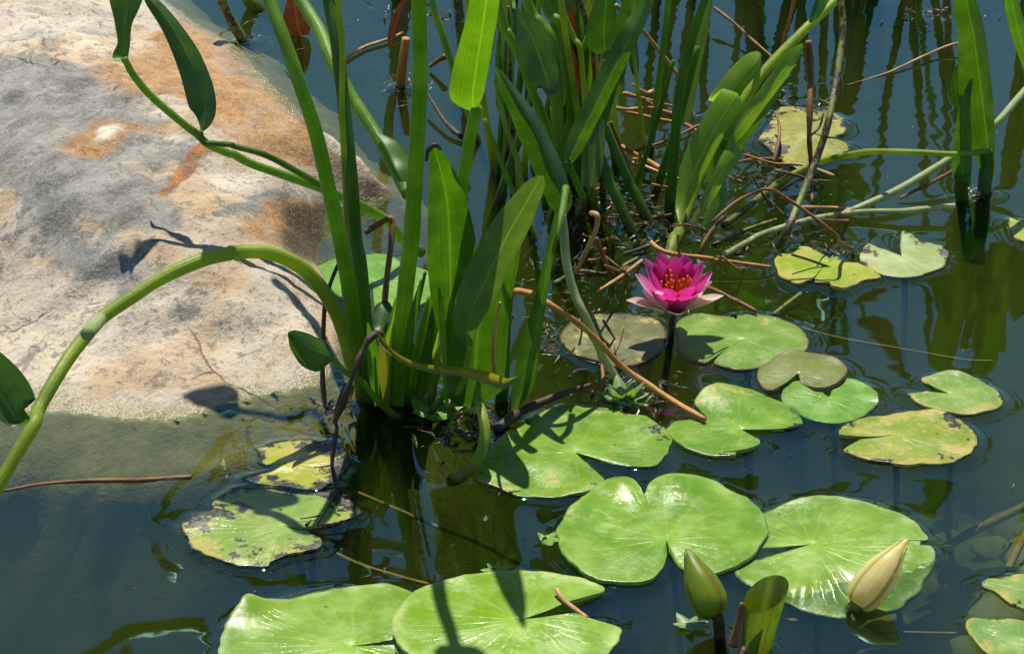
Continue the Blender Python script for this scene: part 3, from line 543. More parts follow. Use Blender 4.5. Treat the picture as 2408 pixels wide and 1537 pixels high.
# tall stems
stem('stem', [(560, -260), (600, -110)] + T(1, 0, (230, 0), (330, 270), (430, 560), (530, 860), (610, 1200), (685, 1537)) + T(1, 1, (750, 560), (790, 850), (815, 1000), (840, 1220)), [Yb + .02, Yb - .07, Yb - .04, Yb], (30, 40), STEM, C1, foot=foot(852, 930))
stem('stem', [(740, -330), (764, -120)] + T(1, 0, (618, 0), (668, 270), (718, 700), (760, 1100), (790, 1537)) + T(1, 1, (820, 400), (850, 700), (870, 1000), (882, 1290)), [Yb + .12, Yb + .02, Yb], (28, 36), STEM_D, C1, foot=foot(868, 940))
stem('stem', [(790, -200)] + T(1, 0, (680, 0), (708, 300), (705, 700), (725, 1150), (745, 1537)) + T(1, 1, (780, 700), (805, 1000)), [Yb + .0, Yb + .03], (13, 16), STEM_Y, C1, foot=foot(845, 935))
stem('stem', [(1010, -420), (990, -160)] + T(1, 0, (1210, 0), (1216, 500), (1192, 1000), (1162, 1537)) + T(1, 1, (1130, 500), (1092, 900), (1062, 1150), (1050, 1310)), [Yb - .12, Yb - .06, Yb], (34, 42), STEM, C1, foot=foot(930, 945))
o = stem('stem', [(620, -330), (660, -120)] + T(1, 0, (440, 0), (560, 200), (640, 400), (780, 650), (930, 880), (1040, 1080), (1140, 1280)), [Yb + .30, Yb + .16, Yb + .04], (32, 30), STEM, C1)
blade('leaf', T(1, 0, (1140, 1270, 2, 3), (1080, 1130, 5, 22), (1040, 1040, 6, 36), (985, 940, 5, 26), (925, 870, 3, 4)), [Yb + .04, Yb + .09], GREEN, C1, 15, 0.3)
# leaf with the bright hanging lobe and its petiole
stem('stem', T(1, 0, (1590, 700), (1545, 900), (1500, 1180), (1470, 1400)) + T(1, 1, (1420, 300), (1330, 700), (1250, 1000), (1200, 1250)), [Yb - .03, Yb], (28, 34), STEM, C1, foot=foot(985, 945))
blade('leaf', [(1118, 258, 14, 10), (1112, 235, 50, 26), (1116, 190, 52, 30), (1126, 120, 46, 32), (1138, 40, 38, 34), (1150, -60, 34, 32), (1166, -200, 24, 24), (1180, -330, 3, 3)], [Yb - .03, Yb - .06, Yb - .12], BRIGHT, C1, 10, 0.12, fold=0.22)
# upright leaf with browned tip
upright = blade('leaf', [(1058, 905, 10, 10), (1062, 820, 20, 22), (1060, 720, 44, 46), (1058, 600, 58, 60), (1052, 480, 52, 44), (1036, 400, 34, 28), (1025, 362, 20, 16), (1020, 343, 8, 8)], [Yb - .02, Yb - .05, Yb - .08], TIPPED, C1, 12, -0.15, fold=-0.25)
tube('leaf_tip', [Q(1002, 378, Yb - .085), Q(1008, 352, Yb - .086), Q(1024, 341, Yb - .087), Q(1037, 352, Yb - .086)], [0.0012, 0.0020, 0.0020, 0.0008], DARKB, upright, 8)
stem('stem', [(1058, 900), (1040, 930), (1020, 955)], [Yb - .02, Yb - .02], (20, 22), STEM, C1, foot=foot(1015, 965))
# grey-streaked leaf leaning right
blade('leaf', [(1104, 812, 6, 8), (1098, 780, 26, 28), (1110, 730, 40, 40), (1150, 640, 46, 46), (1195, 550, 42, 44), (1235, 480, 32, 32), (1258, 440, 22, 22), (1272, 414, 7, 7)], [Yb - .10, Yb - .12, Yb - .15], WORN, C1, 20, 0.2, fold=0.1)
stem('stem', [(1104, 815), (1098, 850), (1092, 885), (1075, 925), (1060, 960)], [Yb - .10, Yb - .03], (12, 16), STEM_Y, C1)
# broad low leaf and its hooked petiole
blade('leaf', [(1126, 955, 14, 14), (1122, 935, 62, 66), (1118, 890, 66, 74), (1120, 810, 62, 76), (1132, 720, 48, 70), (1160, 620, 36, 60), (1190, 540, 20, 40), (1215, 470, 5, 8)], [Yb - .05, Yb - .05], GREEN, C1, 8, 0.2, fold=0.1)
afloat('stem', [(1126, 942), (1137, 985), (1140, 1020), (1130, 1068), (1106, 1102), (1080, 1122), (1062, 1130)], [.050, .044, .036, .024, .013, .005, -.006], (24, 29), STEM_Y, C1, 0.06, 12)
# right-hand strap leaves of the clump
stem('stem', [(1236, 500), (1205, 600), (1192, 700), (1186, 800), (1183, 880), (1180, 940)], [Yb - .01, Yb], (26, 32), STEM_D, C1, foot=foot(1178, 965))
blade('leaf', [(1200, 968, 8, 8), (1235, 905, 26, 22), (1252, 830, 30, 18), (1268, 740, 18, 14), (1286, 640, 12, 11), (1300, 560, 9, 9), (1310, 500, 5, 5)], [Yb - .02, Yb], GREEN, C1, 20, 0.4)
tube('stem', [Q(1305, 560, Yb), Q(1322, 500, Yb + .02), Q(1330, 440, Yb + .05)], 0.003, STEM, C1, 8)
# sheaths and young shoots at the foot
for k, (a, b, w, m_) in enumerate([((1010, 700), (960, 950), 26, STEM), ((1035, 660), (985, 955), 24, STEM), ((1000, 640), (948, 930), 18, STEM_D), ((1062, 760), (1000, 950), 34, STEM_Y), ((925, 730), (905, 930), 18, STEM_Y), ((880, 800), (905, 930), 12, STEM), ((1020, 900), (1000, 960), 16, STEM_P), ((1140, 900), (1075, 960), 20, STEM_D), ((905, 820), (890, 945), 22, DEADLEAF), ((1048, 800), (1012, 955), 22, DEADLEAF)]):
    mid = (lerp(a[0], b[0], .5) - 6, lerp(a[1], b[1], .5))
    stem('sheath', [a, mid, b], [Yb - .015 * (k % 3), Yb - .01 * (k % 2)], (w * .45, w), m_, C1, 8, wob=0.08, foot=foot(b[0], b[1] + 12))
# arching stem with its leaf, resting low on the left
arch = T(1, 1, (790, 1130), (755, 1000), (700, 810), (610, 630), (480, 470), (350, 385), (200, 335), (0, 335)) + T(0, 1, (1500, 345), (1300, 395), (1050, 510), (850, 640), (660, 770), (550, 900), (450, 1030), (350, 1190), (250, 1370)) + T(0, 2, (225, 30), (90, 260), (-60, 520), (-260, 900))
arch_stem = stem('stem', arch, [Yb - .01, Yb - .02, Yb - .06, Yb - .13, Yb - .22, Yb - .30], (36, 32), STEM_Y, C1, 12)
nd = [Q(u, v, Yb - .145 - .02 * k) for k, (u, v) in enumerate(T(0, 1, (655, 772), (610, 825), (572, 872)))]
tube('stem_node', nd, [16.3 * pxm(nd[0]), 17.4 * pxm(nd[0]), 16.2 * pxm(nd[0])], STEM_P, arch_stem, 12)
blade('leaf', [(70, 985, 6, 10), (40, 985, 50, 26), (10, 940, 62, 50), (-30, 880, 56, 56), (-90, 800, 30, 40), (-140, 740, 4, 4)], [Yb - .27, Yb - .25], GREEN, C1, 15, 0.2, fold=0.2)
# small leaf reaching left, petiole trailing through the water
blade('leaf', T(1, 1, (655, 1030, 6, 6), (610, 1010, 34, 34), (540, 985, 40, 36), (460, 935, 32, 28), (400, 890, 20, 16), (352, 868, 3, 3)), [Yb - .05, Yb - .07], DEEP, C1, 20, 0.3, fold=0.2)
stem('stem', T(1, 1, (640, 1030), (740, 1130), (830, 1175), (930, 1300), (1050, 1400), (1180, 1460)), [Yb - .05, Yb - .05, Yb - .02], (12, 18), STEM, C1)
# long petioles over the boulder with two leaves
Xs = [2.05, 2.03, 2.02, 2.03]
stem('stem', T(1, 1, (1230, 340), (1100, 250), (1000, 130), (850, 40)) + T(1, 0, (700, 1290), (590, 1240), (300, 1140), (100, 1070), (0, 1015)) + T(0, 0, (1500, 1005), (1370, 950), (1290, 880), (1200, 810), (1000, 640), (880, 500), (835, 420), (815, 380)), [2.10, 2.05, 2.03, 2.02, 2.02], (24, 16), STEM, C1)
stem('stem', T(1, 0, (590, 1230), (420, 1130), (200, 1015), (0, 960)) + T(0, 0, (1520, 950), (1400, 940), (1330, 930), (1315, 860)), [2.03, 2.015], (16, 13), STEM_D, C1)
blade('leaf', T(0, 0, (795, 405, 12, 12), (800, 370, 20, 16), (815, 280, 14, 16), (815, 160, 20, 20), (830, 40, 34, 34), (845, -120, 44, 44), (850, -320, 40, 40), (840, -520, 22, 22), (830, -640, 3, 3)), [2.02, 2.045, 2.09], GREEN, C1, 15, 0.1, fold=0.35)
blade('leaf', T(0, 0, (1325, 855, 3, 4), (1340, 790, 14, 20), (1345, 700, 32, 30), (1310, 560, 34, 34), (1250, 400, 30, 32), (1180, 260, 26, 26), (1090, 120, 20, 20), (990, 0, 14, 14), (930, -70, 3, 3)), [2.018, 2.045, 2.085], DEEP, C1, 15, 0.15, fold=0.3)
# leaf high on the stem behind: it shades the boulder and shows in the water
def free_leaf(parent, base, tip, width, mat, nrm=(0, -0.4, 1), cup=0.15, name='leaf', wave=0.08):
    base, tip = Vector(base), Vector(tip); d = tip - base; s = d.normalized().cross(Vector(nrm)).normalized()
    prof = [(0, .15), (.04, .75), (.14, 1.0), (.35, .95), (.6, .72), (.8, .45), (.93, .2), (1, .03)]
    cl = [base + d * t + Vector((0, 0, -0.10 * d.length * t * t)) for t, _ in prof]; w = [width * k for _, k in prof]
    V, F, U = blade_geo(cl, w, w, [s] * len(cl), cup, fold=0.2, wave=wave, na=7, sub=4); return link(name, V, F, mat, parent, U)
def cast(u, v, zr, h):                  # the place at height h whose shadow falls on that spot
    p = P(u, v, zr); return p + SUN * ((h - zr) / SUN.z)
free_leaf(C1, cast(560, 893, 0.02, 0.50), cast(425, 892, 0.02, 0.50), 0.022, GREEN)
tube('stem', [Q(764, -120, Yb + .08), cast(760, 907, .01, .45), cast(660, 903, .015, .48), cast(555, 893, .02, .50)], 0.003, STEM, C1, 8)
free_leaf(C1, Q(560, -262, Yb + .02), Q(470, -560, Yb + .1), 0.035, GREEN, (0, -1, .5))
free_leaf(C1, Q(740, -332, Yb + .12), Q(700, -640, Yb + .2), 0.035, DEEP, (0, -1, .5))
free_leaf(C1, Q(1010, -422, Yb - .12), Q(1060, -760, Yb - .2), 0.020, GREEN, (0, -1, .5))
# withered stalk bent over in front of the clump, ending on the blotched pad
C1d = stem('dead_stalk', T(1, 1, (960, 880), (930, 868), (880, 910), (830, 1000), (795, 1090), (765, 1180), (720, 1290), (665, 1440)) + T(1, 2, (672, 60), (652, 180), (640, 300), (660, 400), (655, 490), (600, 590)), [Yb - .08, Yb - .11, 1.70, 1.655], (16, 9), DARKB, C1, 8, wob=0.5, foot=P(*T(1, 2, (470, 690))[0], 0.006))
for a, b in [((655, 480), (545, 690)), ((620, 560), (690, 600)), ((640, 300), (520, 315)), ((560, 630), (430, 650))]:
    afloat('dead_stalk', T(1, 2, a, ((a[0] + b[0]) / 2 + 8, (a[1] + b[1]) / 2), b), 0.007, (5, 3), DARKB, C1, 0.4, 6)
blade('leaf', T(1, 1, (760, 1200, 10, 12), (740, 1260, 14, 16), (705, 1340, 12, 12), (660, 1440, 5, 6), (640, 1475, 3, 3)), [Yb - .10, 1.71], DEADLEAF, C1, 20, 0.5)
blade('leaf', T(1, 1, (940, 878, 6, 6), (1000, 955, 6, 6), (1060, 1010, 6, 7), (1150, 1060, 7, 8), (1280, 1095, 8, 10), (1400, 1110, 9, 12), (1500, 1115, 10, 12), (1640, 1145, 14, 14), (1757, 1180, 14, 12)) + T(2, 1, (240, 1190, 10, 10), (320, 1150, 3, 3)), [Yb - .09, Yb - .13, Yb - .11], YELLOWING, C1, 25, 0.5)
# dull red stalk by the boulder and a bent tan one
stem('dead_stalk', T(1, 1, (700, 380), (665, 450), (620, 570), (592, 700), (582, 900), (578, 1150), (590, 1300), (605, 1360)), [Yb + .02, Yb - .03], (9, 13), STEM_R, C1, 8, wob=0.2)
stem('dead_stalk', T(1, 1, (858, 208), (930, 160), (1010, 118), (1035, 135), (1025, 300), (1000, 500), (985, 670)), [Yb + .07, Yb + .07, Yb + .03], (15, 15), BROWN, C1, 8, wob=0.15)
blade('leaf', T(1, 1, (985, 660, 6, 8), (975, 710, 20, 22), (960, 770, 20, 20), (950, 830, 12, 12), (945, 870, 4, 4)), [Yb + .03, Yb], DEEP, C1, 15, 0.3)
stem('dead_stalk', T(2, 1, (205, 665), (170, 860), (165, 1000), (170, 1110)), [Yb - .1, Yb - .06], (7, 11), TAN, C1, 8)
er = random.Random(31)
for k in range(20):
    u0 = er.uniform(885, 1120); lean = er.uniform(-35, 70); h = er.uniform(130, 300); w = er.uniform(8, 20); y_ = Yb + er.uniform(-.05, .05)
    blade('leaf', [(u0, 955, w * .5, w * .5), (u0 + lean * .25, 955 - h * .35, w, w), (u0 + lean * .6, 955 - h * .7, w * .8, w * .8), (u0 + lean, 955 - h, 2, 2)], [y_, y_], [BRIGHT, LIME, GREEN, BRIGHT, YELLOWING, LIME][k % 6], C1, er.uniform(10, 45), 0.4, flip=er.choice((-1, 1)))
base_at(C1, (B1.x, B1.y, -0.12))

# ------------------------------------------------------------------ second clump, behind
C2 = clump('crowded back clump of pickerelweed with a rolled dark leaf and one insect-damaged leaf')
B2 = P(1440, 490); Y2 = B2.y
stem('stem', T(2, 1, (1010, 1240), (960, 1150), (880, 1020), (830, 900), (760, 750), (690, 600), (640, 400), (622, 200), (610, 110)), [P(1461, 913).y, Yb + .02, Yb + .06], (18, 22), STEM_P, C2, 10, wob=0.06)
blade('leaf', T(2, 0, (605, 1440, 6, 8), (625, 1370, 26, 28), (610, 1270, 30, 34), (550, 1100, 34, 34), (460, 900, 32, 34), (370, 740, 26, 26), (280, 600, 18, 18), (210, 490, 9, 9), (178, 440, 2, 2)), [Yb + .06, Yb + .05, Yb + .02], DEEP, C2, 25, 0.2, fold=0.55)
blade('leaf', T(2, 0, (640, 1090, 6, 8), (700, 960, 22, 22), (790, 780, 26, 24), (880, 600, 26, 24), (970, 420, 26, 24), (1060, 240, 24, 22), (1120, 120, 20, 20), (1165, 0, 18, 18), (1200, -150, 14, 14), (1230, -300, 3, 3)), [Y2 - .12, Y2 - .10, Y2 - .05], GREEN, C2, 15, 0.1, fold=0.4)
stem('stem', T(2, 0, (650, 1060), (700, 1180), (750, 1300)), [Y2 - .12, Y2 - .08], (14, 18), STEM_D, C2)
stem('stem', [(1150, -60)] + T(2, 0, (225, 160), (260, 230), (340, 380), (410, 580), (500, 810), (560, 1000), (640, 1270)), [Y2 + .02, Y2], (26, 20), STEM, C2, foot=foot(1335, 470))
blade('leaf', T(2, 0, (300, 60, 4, 4), (330, 110, 20, 24), (400, 220, 34, 42), (450, 340, 38, 44), (490, 450, 34, 42), (520, 540, 32, 32), (525, 590, 26, 18), (500, 612, 10, 6)), [Y2 - .05, Y2 - .06], DAMAGED, C2, 15, 0.15, fold=0.25)
stem('stem', [(1205, -50), (1208, 10)] + T(2, 0, (300, 60)), [Y2 - .02, Y2 - .05], (10, 8), STEM, C2)
for px, w, m_, dy in [([(1218, -60), (1250, 30), (1275, 60), (1300, 130)], 30, STEM, .0), ([(1262, -60), (1290, 30), (1330, 90)], 24, STEM, .02), ([(1318, -30), (1326, 30), (1350, 90), (1368, 145)], 14, STEM_Y, .0), ([(1340, -60), (1372, 30), (1390, 100), (1400, 160)], 16, STEM_M, .03),
                      ([(1390, -60), (1396, 20), (1398, 60)], 9, TAN, .02), ([(1165, 190), (1190, 300), (1215, 370), (1228, 440)], 15, STEM_Y, -.02), ([(1138, 280), (1165, 345), (1195, 425), (1212, 460)], 14, STEM, -.03), ([(1420, 290), (1450, 360), (1480, 430), (1500, 470)], 26, STEM_D, .0), ([(1400, 330), (1430, 420), (1455, 475)], 26, STEM_D, -.02),
                      ([(1320, 250), (1345, 330), (1385, 470)], 26, STEM_D, .03), ([(1428, 140), (1415, 230), (1400, 330), (1375, 450)], 26, STEM_M, .01), ([(1340, 120), (1330, 260), (1335, 400), (1350, 470)], 34, STEM_D, .05), ([(1300, 250), (1310, 330), (1330, 440)], 18, STEM_Y, .05)]:
    stem('stem', px, [Y2 + dy, Y2 + dy - .02], (w * .8, w), m_, C2, wob=0.05, foot=(Q(*px[-1], Y2 + dy - .02) + Vector((0.01, 0, -0.14))))
blade('leaf', [(1345, 20, 3, 3), (1345, 60, 14, 12), (1348, 120, 22, 14), (1352, 190, 20, 14), (1355, 260, 10, 10), (1356, 300, 4, 4)], [Y2, Y2 + .01], DEADLEAF, C2, 20, 0.4)
blade('leaf', [(1390, 440, 20, 18), (1398, 380, 26, 24), (1408, 320, 20, 18), (1415, 280, 10, 8)], [Y2 - .06, Y2 - .04], WORN, C2, 20, 0.4)
blade('leaf', [(1380, 300, 20, 24), (1385, 230, 32, 30), (1392, 160, 30, 28), (1400, 110, 16, 16)], [Y2 + .02, Y2 + .02], TIPPED, C2, 20, 0.35)
blade('leaf', [(1428, 124, 6, 6), (1422, 110, 34, 22), (1420, 70, 36, 30), (1424, 20, 26, 24), (1430, -40, 18, 18), (1436, -90, 3, 3)], [Y2 - .03, Y2 - .04], DEEP, C2, 15, 0.2, fold=0.3)
stem('stem', [(1428, 120), (1430, 180), (1425, 260), (1410, 340)], [Y2 - .03, Y2 - .02], (14, 16), STEM_D, C2)
er = random.Random(17)
for k in range(26):
    u0 = er.uniform(1150, 1560); v0 = er.uniform(330, 500); y_ = P(u0, v0).y; lean = er.uniform(-120, 120); h = er.uniform(320, 620); w = er.uniform(9, 22)
    stem('stem', [(u0 + lean, v0 - h), (u0 + lean * .55, v0 - h * .5), (u0, v0)], [y_ + er.uniform(-.03, .12), y_], (w * .7, w), er.choice([STEM, STEM_D, STEM_D, STEM_M, STEM_Y]), C2, 8, wob=0.06, foot=(0, 0, -.1))
    if k % 2: blade('leaf', [(u0 + lean * .5, v0 - h * .45, 4, 4), (u0 + lean * .6, v0 - h * .55, w, w * 1.2), (u0 + lean * .85, v0 - h * .85, w * 1.3, w), (u0 + lean * 1.1, v0 - h * 1.15, w * .8, w * .8), (u0 + lean * 1.3, v0 - h * 1.4, 2, 2)], [y_ + .03, y_ + .06], er.choice([GREEN, DEEP, WORN, DEADLEAF, DAMAGED]), C2, er.uniform(10, 45), 0.35)
base_at(C2, (B2.x, B2.y, -0.1))

C3 = clump('upright pickerelweed with bright narrow leaves leaning right over the pink flower')
B3 = P(1590, 600); Y3 = B3.y
stem('stem', [(2030, -70)] + T(3, 0, (870, 0), (650, 210), (400, 470), (200, 750), (0, 1090)) + T(2, 1, (1430, 60), (1370, 220), (1325, 330)), [Y3 + .26, Y3 + .13, Y3], (20, 30), STEM_Y, C3, 12, foot=foot(1572, 598))
blade('leaf', T(2, 0, (1385, 1440, 4, 8), (1400, 1330, 14, 18), (1490, 1090, 30, 30), (1620, 830, 32, 32), (1757, 610, 30, 30)) + T(3, 0, (120, 690, 30, 30), (240, 520, 28, 28), (340, 410, 24, 24), (375, 350, 8, 8)), [Y3 + .005, Y3 + .09, Y3 + .17], LIME, C3, 25, 0.15, fold=0.2)
blade('leaf', T(2, 0, (1465, 1480, 3, 3), (1560, 1310, 12, 14), (1680, 1100, 18, 18), (1757, 960, 20, 20)) + T(3, 0, (180, 920, 18, 20), (330, 720, 14, 20), (450, 560, 16, 20), (580, 390, 16, 16), (655, 295, 5, 5)), [Y3 + .01, Y3 + .09, Y3 + .16], LIME, C3, 30, 0.2)
blade('leaf', T(2, 0, (1520, 1537, 5, 5), (1640, 1330, 22, 20)) + T(3, 0, (110, 1090, 30, 22), (250, 880, 30, 24), (380, 700, 26, 24), (480, 570, 18, 18), (560, 460, 4, 4)), [Y3 + .03, Y3 + .10, Y3 + .16], BRIGHT, C3, 30, 0.2)
blade('leaf', T(3, 0, (700, 150, 4, 4), (740, 80, 10, 14), (780, 0, 14, 16), (830, -120, 16, 16), (880, -260, 4, 4)), [Y3 + .12, Y3 + .14], GREEN, C3, 20, 0.2)
stem('stem', [(1690, -120)] + T(2, 0, (1545, 0), (1450, 300), (1380, 650), (1345, 1000), (1310, 1430)), [Y3 + .10, Y3 + .10], (18, 26), STEM_D, C3, foot=foot(1570, 520))
base_at(C3, (B3.x, B3.y, -0.1))

C4 = clump('dark green broad-leaved pickerelweed standing alone in open water')
B4 = P(2290, 455); Y4 = B4.y
blade('leaf', T(3, 0, (1880, 1190, 10, 12), (1870, 1080, 20, 16), (1860, 900, 40, 22), (1830, 650, 48, 28), (1800, 420, 40, 30), (1770, 220, 32, 30), (1740, 80, 30, 28), (1720, -50, 20, 20), (1700, -150, 3, 3)), [Y4, Y4 - .02], GREEN, C4, 15, 0.1, fold=0.35)
blade('leaf', T(3, 0, (1710, 1240, 12, 20), (1700, 1100, 20, 26), (1700, 950, 18, 26), (1705, 800, 14, 20), (1725, 660, 10, 12), (1760, 520, 3, 3)), [Y4 - .03, Y4 - .03], TIPPED, C4, 25, 0.1, fold=0.3)
blade('leaf', T(3, 0, (1690, 720, 6, 6), (1665, 640, 14, 12), (1655, 560, 12, 16), (1670, 460, 8, 10), (1685, 410, 2, 2)), [Y4 + .01, Y4 + .01], DEEP, C4, 15, 0.2)
stem('stem', T(3, 0, (1850, 850), (1860, 1000), (1850, 1150), (1840, 1260)), [Y4 + .01, Y4], (30, 34), STEM_D, C4, foot=foot(2315, 460))
stem('stem', T(3, 0, (1700, 1150), (1690, 1240), (1700, 1320)), [Y4 - .03, Y4 - .02], (34, 30), STEM_D, C4, foot=foot(2262, 475))
stem('stem', [(2350, -120), (2360, -30), (2380, 40), (2400, 110), (2425, 200)], [Y4 + .1, Y4 + .05], (20, 24), STEM, C4)
blade('leaf', [(2425, 190, 6, 6), (2402, 100, 16, 20), (2385, 30, 18, 18), (2370, -40, 12, 12), (2360, -100, 3, 3)], [Y4, Y4], BRIGHT, C4, 20, 0.2)
base_at(C4, (B4.x, B4.y, -0.1))

# tall plants beyond the top of the picture: seen mirrored in the water
tr = random.Random(5)
def tall_plant(x, y, n, label, mats, hmin=.35, hmax=.8, lean=(0, 0)):
    t = clump(label, group='tall water plants at the back')
    for k in range(n):
        a = tr.uniform(0, 6.28); b = Vector((x + tr.uniform(-.05, .05), y + tr.uniform(-.04, .04), -0.15)); h = tr.uniform(hmin, hmax)
        top = Vector((b.x + lean[0] * h + tr.uniform(-.24, .24) * h, b.y + lean[1] * h + tr.uniform(-.12, .15) * h, h)); md = (b + top) / 2 + Vector((tr.uniform(-.02, .02), 0, 0))
        tube('stem', [b, md, top], [0.0062, 0.0052, 0.0036], mats[k % len(mats)][0], t, 8, 6)
        free_leaf(t, top, top + Vector((tr.uniform(-.08, .08), tr.uniform(-.06, .03), tr.uniform(.08, .16))), tr.uniform(.018, .032), mats[k % len(mats)][1], (tr.uniform(-.5, .5), -1, .4))
    base_at(t, (x, y, -0.15)); return t
MG = [(STEM, GREEN), (STEM_D, DEEP), (STEM_D, GREEN)]; MB_ = [(STEM_M, GREEN), (STEM_D, DEADLEAF), (STEM_D, DEEP)]
for x, y, n_, m_ in [(0.05, 2.95, 5, MG), (0.22, 3.05, 6, MB_), (0.36, 2.98, 6, MG), (0.50, 3.10, 6, MB_), (0.64, 3.0, 5, MG), (0.80, 3.15, 5, MG), (-0.10, 2.92, 4, MB_), (0.30, 3.35, 5, MG), (0.58, 3.4, 5, MG)]:
    tall_plant(x, y, n_, 'tall stemmed water plant rooted beyond the open water, mirrored in it', m_)
# stems standing in the water behind the boulder
CB = clump('thin green stems rising from dark water behind the boulder with a brown hanging leaf')
for px, w, m_ in [([(505, -60), (520, 0), (550, 60), (572, 95)], 26, STEM_M), ([(560, -60), (585, 0), (605, 20)], 34, STEM), ([(690, -50), (695, 10), (700, 60)], 10, BROWN)]:
    stem('stem', px, [P(*px[-1]).y, P(*px[-1]).y], (w * .8, w), m_, CB, foot=foot(px[-1][0], px[-1][1] + 10))
blade('leaf', [(692, -20, 10, 10), (695, 20, 24, 26), (700, 60, 34, 32), (708, 85, 26, 20)], [P(705, 85).y, P(705, 85).y], DEADLEAF, CB, 15, 0.3)
blade('leaf', [(965, -10, 6, 6), (945, 20, 10, 10), (930, 60, 12, 10), (920, 95, 8, 7), (915, 116, 2, 2)], [2.5, 2.5], DEADLEAF, CB, 20, 0.4)
stem('stem', [(1012, -30), (1020, 20), (1040, 80), (1060, 140)], [2.45, 2.42], (16, 18), STEM, CB, foot=foot(1070, 170))
stem('stem', [(955, 90), (948, 140), (942, 200)], [P(942, 205).y, P(942, 205).y], (20, 22), ORANGE, CB, foot=foot(942, 210))
q = P(560, 100); base_at(CB, (q.x, q.y, -0.1))

# ------------------------------------------------------------------ bent and fallen stalks, each its own
def stalk(name, label, px, z, w, mat, cat='stalk', wob=0.3): return tag(afloat(name, px, z, w, mat, None, wob), label, cat)
stalk('reed_stalk', 'long orange-brown fallen stalk slanting from the clump to the glossy pad', T(2, 1, (310, 590), (420, 612), (550, 690), (700, 790), (850, 920), (1000, 1080), (1200, 1220), (1400, 1350), (1550, 1430)), [0.09, 0.10, 0.085, 0.05, 0.02, 0.008, 0.008], (15, 15), ORANGE)
stalk('reed_stalk', 'thin brown stalk curling down from the long orange stalk to a dead flower', T(2, 1, (780, 850), (840, 960), (872, 1080), (880, 1190), (850, 1245), (760, 1250)), [0.035, 0.012, 0.006], (11, 8), BROWN)
stalk('reed_stalk', 'dark brown withered leaf strip floating behind the shadow-striped pad', T(2, 1, (180, 1500), (280, 1420), (400, 1350), (520, 1300), (650, 1250), (800, 1205)), [0.004, 0.008, 0.012], (26, 12), DARKB, wob=0.3)
stalk('reed_stalk', 'curved pale orange stalk standing behind the pale petiole', T(2, 1, (805, 80), (842, 95), (838, 170), (805, 260), (745, 380), (700, 480)), [0.10, 0.105, 0.08, 0.045, 0.01], (13, 11), TAN)
stalk('reed_stalk', 'short dark orange stalk dipping into the water beside the curved pale one', T(2, 1, (835, 240), (870, 340), (910, 430), (945, 500)), [0.05, 0.004], (12, 14), BROWN)
stalk('reed_stalk', 'bent tan stalk lying over two brown ones behind the rolled leaf', T(2, 0, (888, 690), (960, 708), (1050, 718), (1200, 708), (1280, 730), (1345, 752)), [0.05, 0.045, 0.035], (11, 9), ORANGE)
stalk('reed_stalk', 'brown stalk just below the bent tan one', T(2, 0, (1030, 735), (1130, 755), (1220, 778), (1340, 800), (1440, 825), (1520, 880)), [0.03, 0.02, 0.01], (9, 8), ORANGE)
stalk('reed_stalk', 'straight thin brown stalk rising to the bright narrow leaves', T(2, 0, (1090, 992), (1200, 955), (1320, 915), (1450, 850), (1570, 790)), [0.01, 0.03], (7, 6), BROWN)
stalk('reed_stalk', 'thick orange stalk with rounded end afloat near the back clump', T(2, 0, (1000, 960), (1070, 1000), (1130, 1030), (1200, 1070), (1252, 1105)), [0.02, 0.008], (12, 15), ORANGE)
stalk('reed_stalk', 'thin tan stalk under the thick orange one', T(2, 0, (1020, 1030), (1080, 1070), (1150, 1090), (1300, 1150), (1400, 1182)), [0.012, 0.006], (8, 9), TAN)
stalk('reed_stalk', 'upright thin brown stalk leaning beside the back clump', T(2, 0, (930, 800), (965, 890), (1000, 980), (1040, 1080), (1085, 1205)), [0.07, 0.005], (8, 7), BROWN)
stalk('reed_stalk', 'long straight tan stalk leaning across the open water behind the dark stem', T(2, 0, (965, 35), (1130, 190), (1260, 350), (1390, 520), (1440, 640), (1470, 785)), [0.16, 0.06, 0.002], (10, 9), TAN)
stalk('reed_stalk', 'brown stalk touching the right side of the pink flower', T(2, 1, (1535, 558), (1650, 600), (1757, 660)) + T(3, 1, (200, 645), (350, 722)), [0.02, 0.012, 0.006], (10, 9), BROWN)
stalk('reed_stalk', 'orange-brown stalk lying behind the pink flower', T(2, 1, (1195, 270), (1240, 310), (1330, 345), (1480, 365), (1600, 378)) + T(3, 1, (50, 382), (200, 400), (330, 418), (440, 432)), [0.02, 0.012, 0.006], (12, 9), ORANGE)
stalk('reed_stalk', 'thin brown stalk arched like a tent over the mottled stem', T(2, 1, (1525, 380), (1530, 300), (1590, 200), (1680, 100)) + T(3, 0, (60, 1460), (200, 1335), (330, 1265), (430, 1240), (530, 1290), (700, 1405), (870, 1537)) + T(3, 1, (900, 270), (985, 315)), [0.004, 0.03, 0.065, 0.085, 0.05, 0.004], (9, 8), BROWN)
stalk('plant_stem', 'mottled brown and green stem leaning past the olive speckled pad', [(1975, -60)] + T(3, 0, (900, 0), (915, 190), (880, 480), (820, 800), (740, 1050), (640, 1300), (540, 1537)) + T(3, 1, (500, 280)), [0.2, 0.17, 0.12, 0.07, 0.03, 0.0], (16, 19), STEM_M, 'stem', 0.08)
stalk('reed_stalk', 'upright dark brown stalk standing through the olive speckled pad', T(3, 0, (690, 270), (702, 450), (700, 700), (695, 900), (705, 1060), (715, 1330)), [0.13, 0.06, 0.002], (18, 8), BROWN)
stalk('reed_stalk', 'short curved red-brown stalk bent over the edge of the olive speckled pad', T(3, 0, (470, 735), (495, 800), (500, 880), (480, 990), (462, 1060)), [0.03, 0.02, 0.004], (7, 10), BROWN)
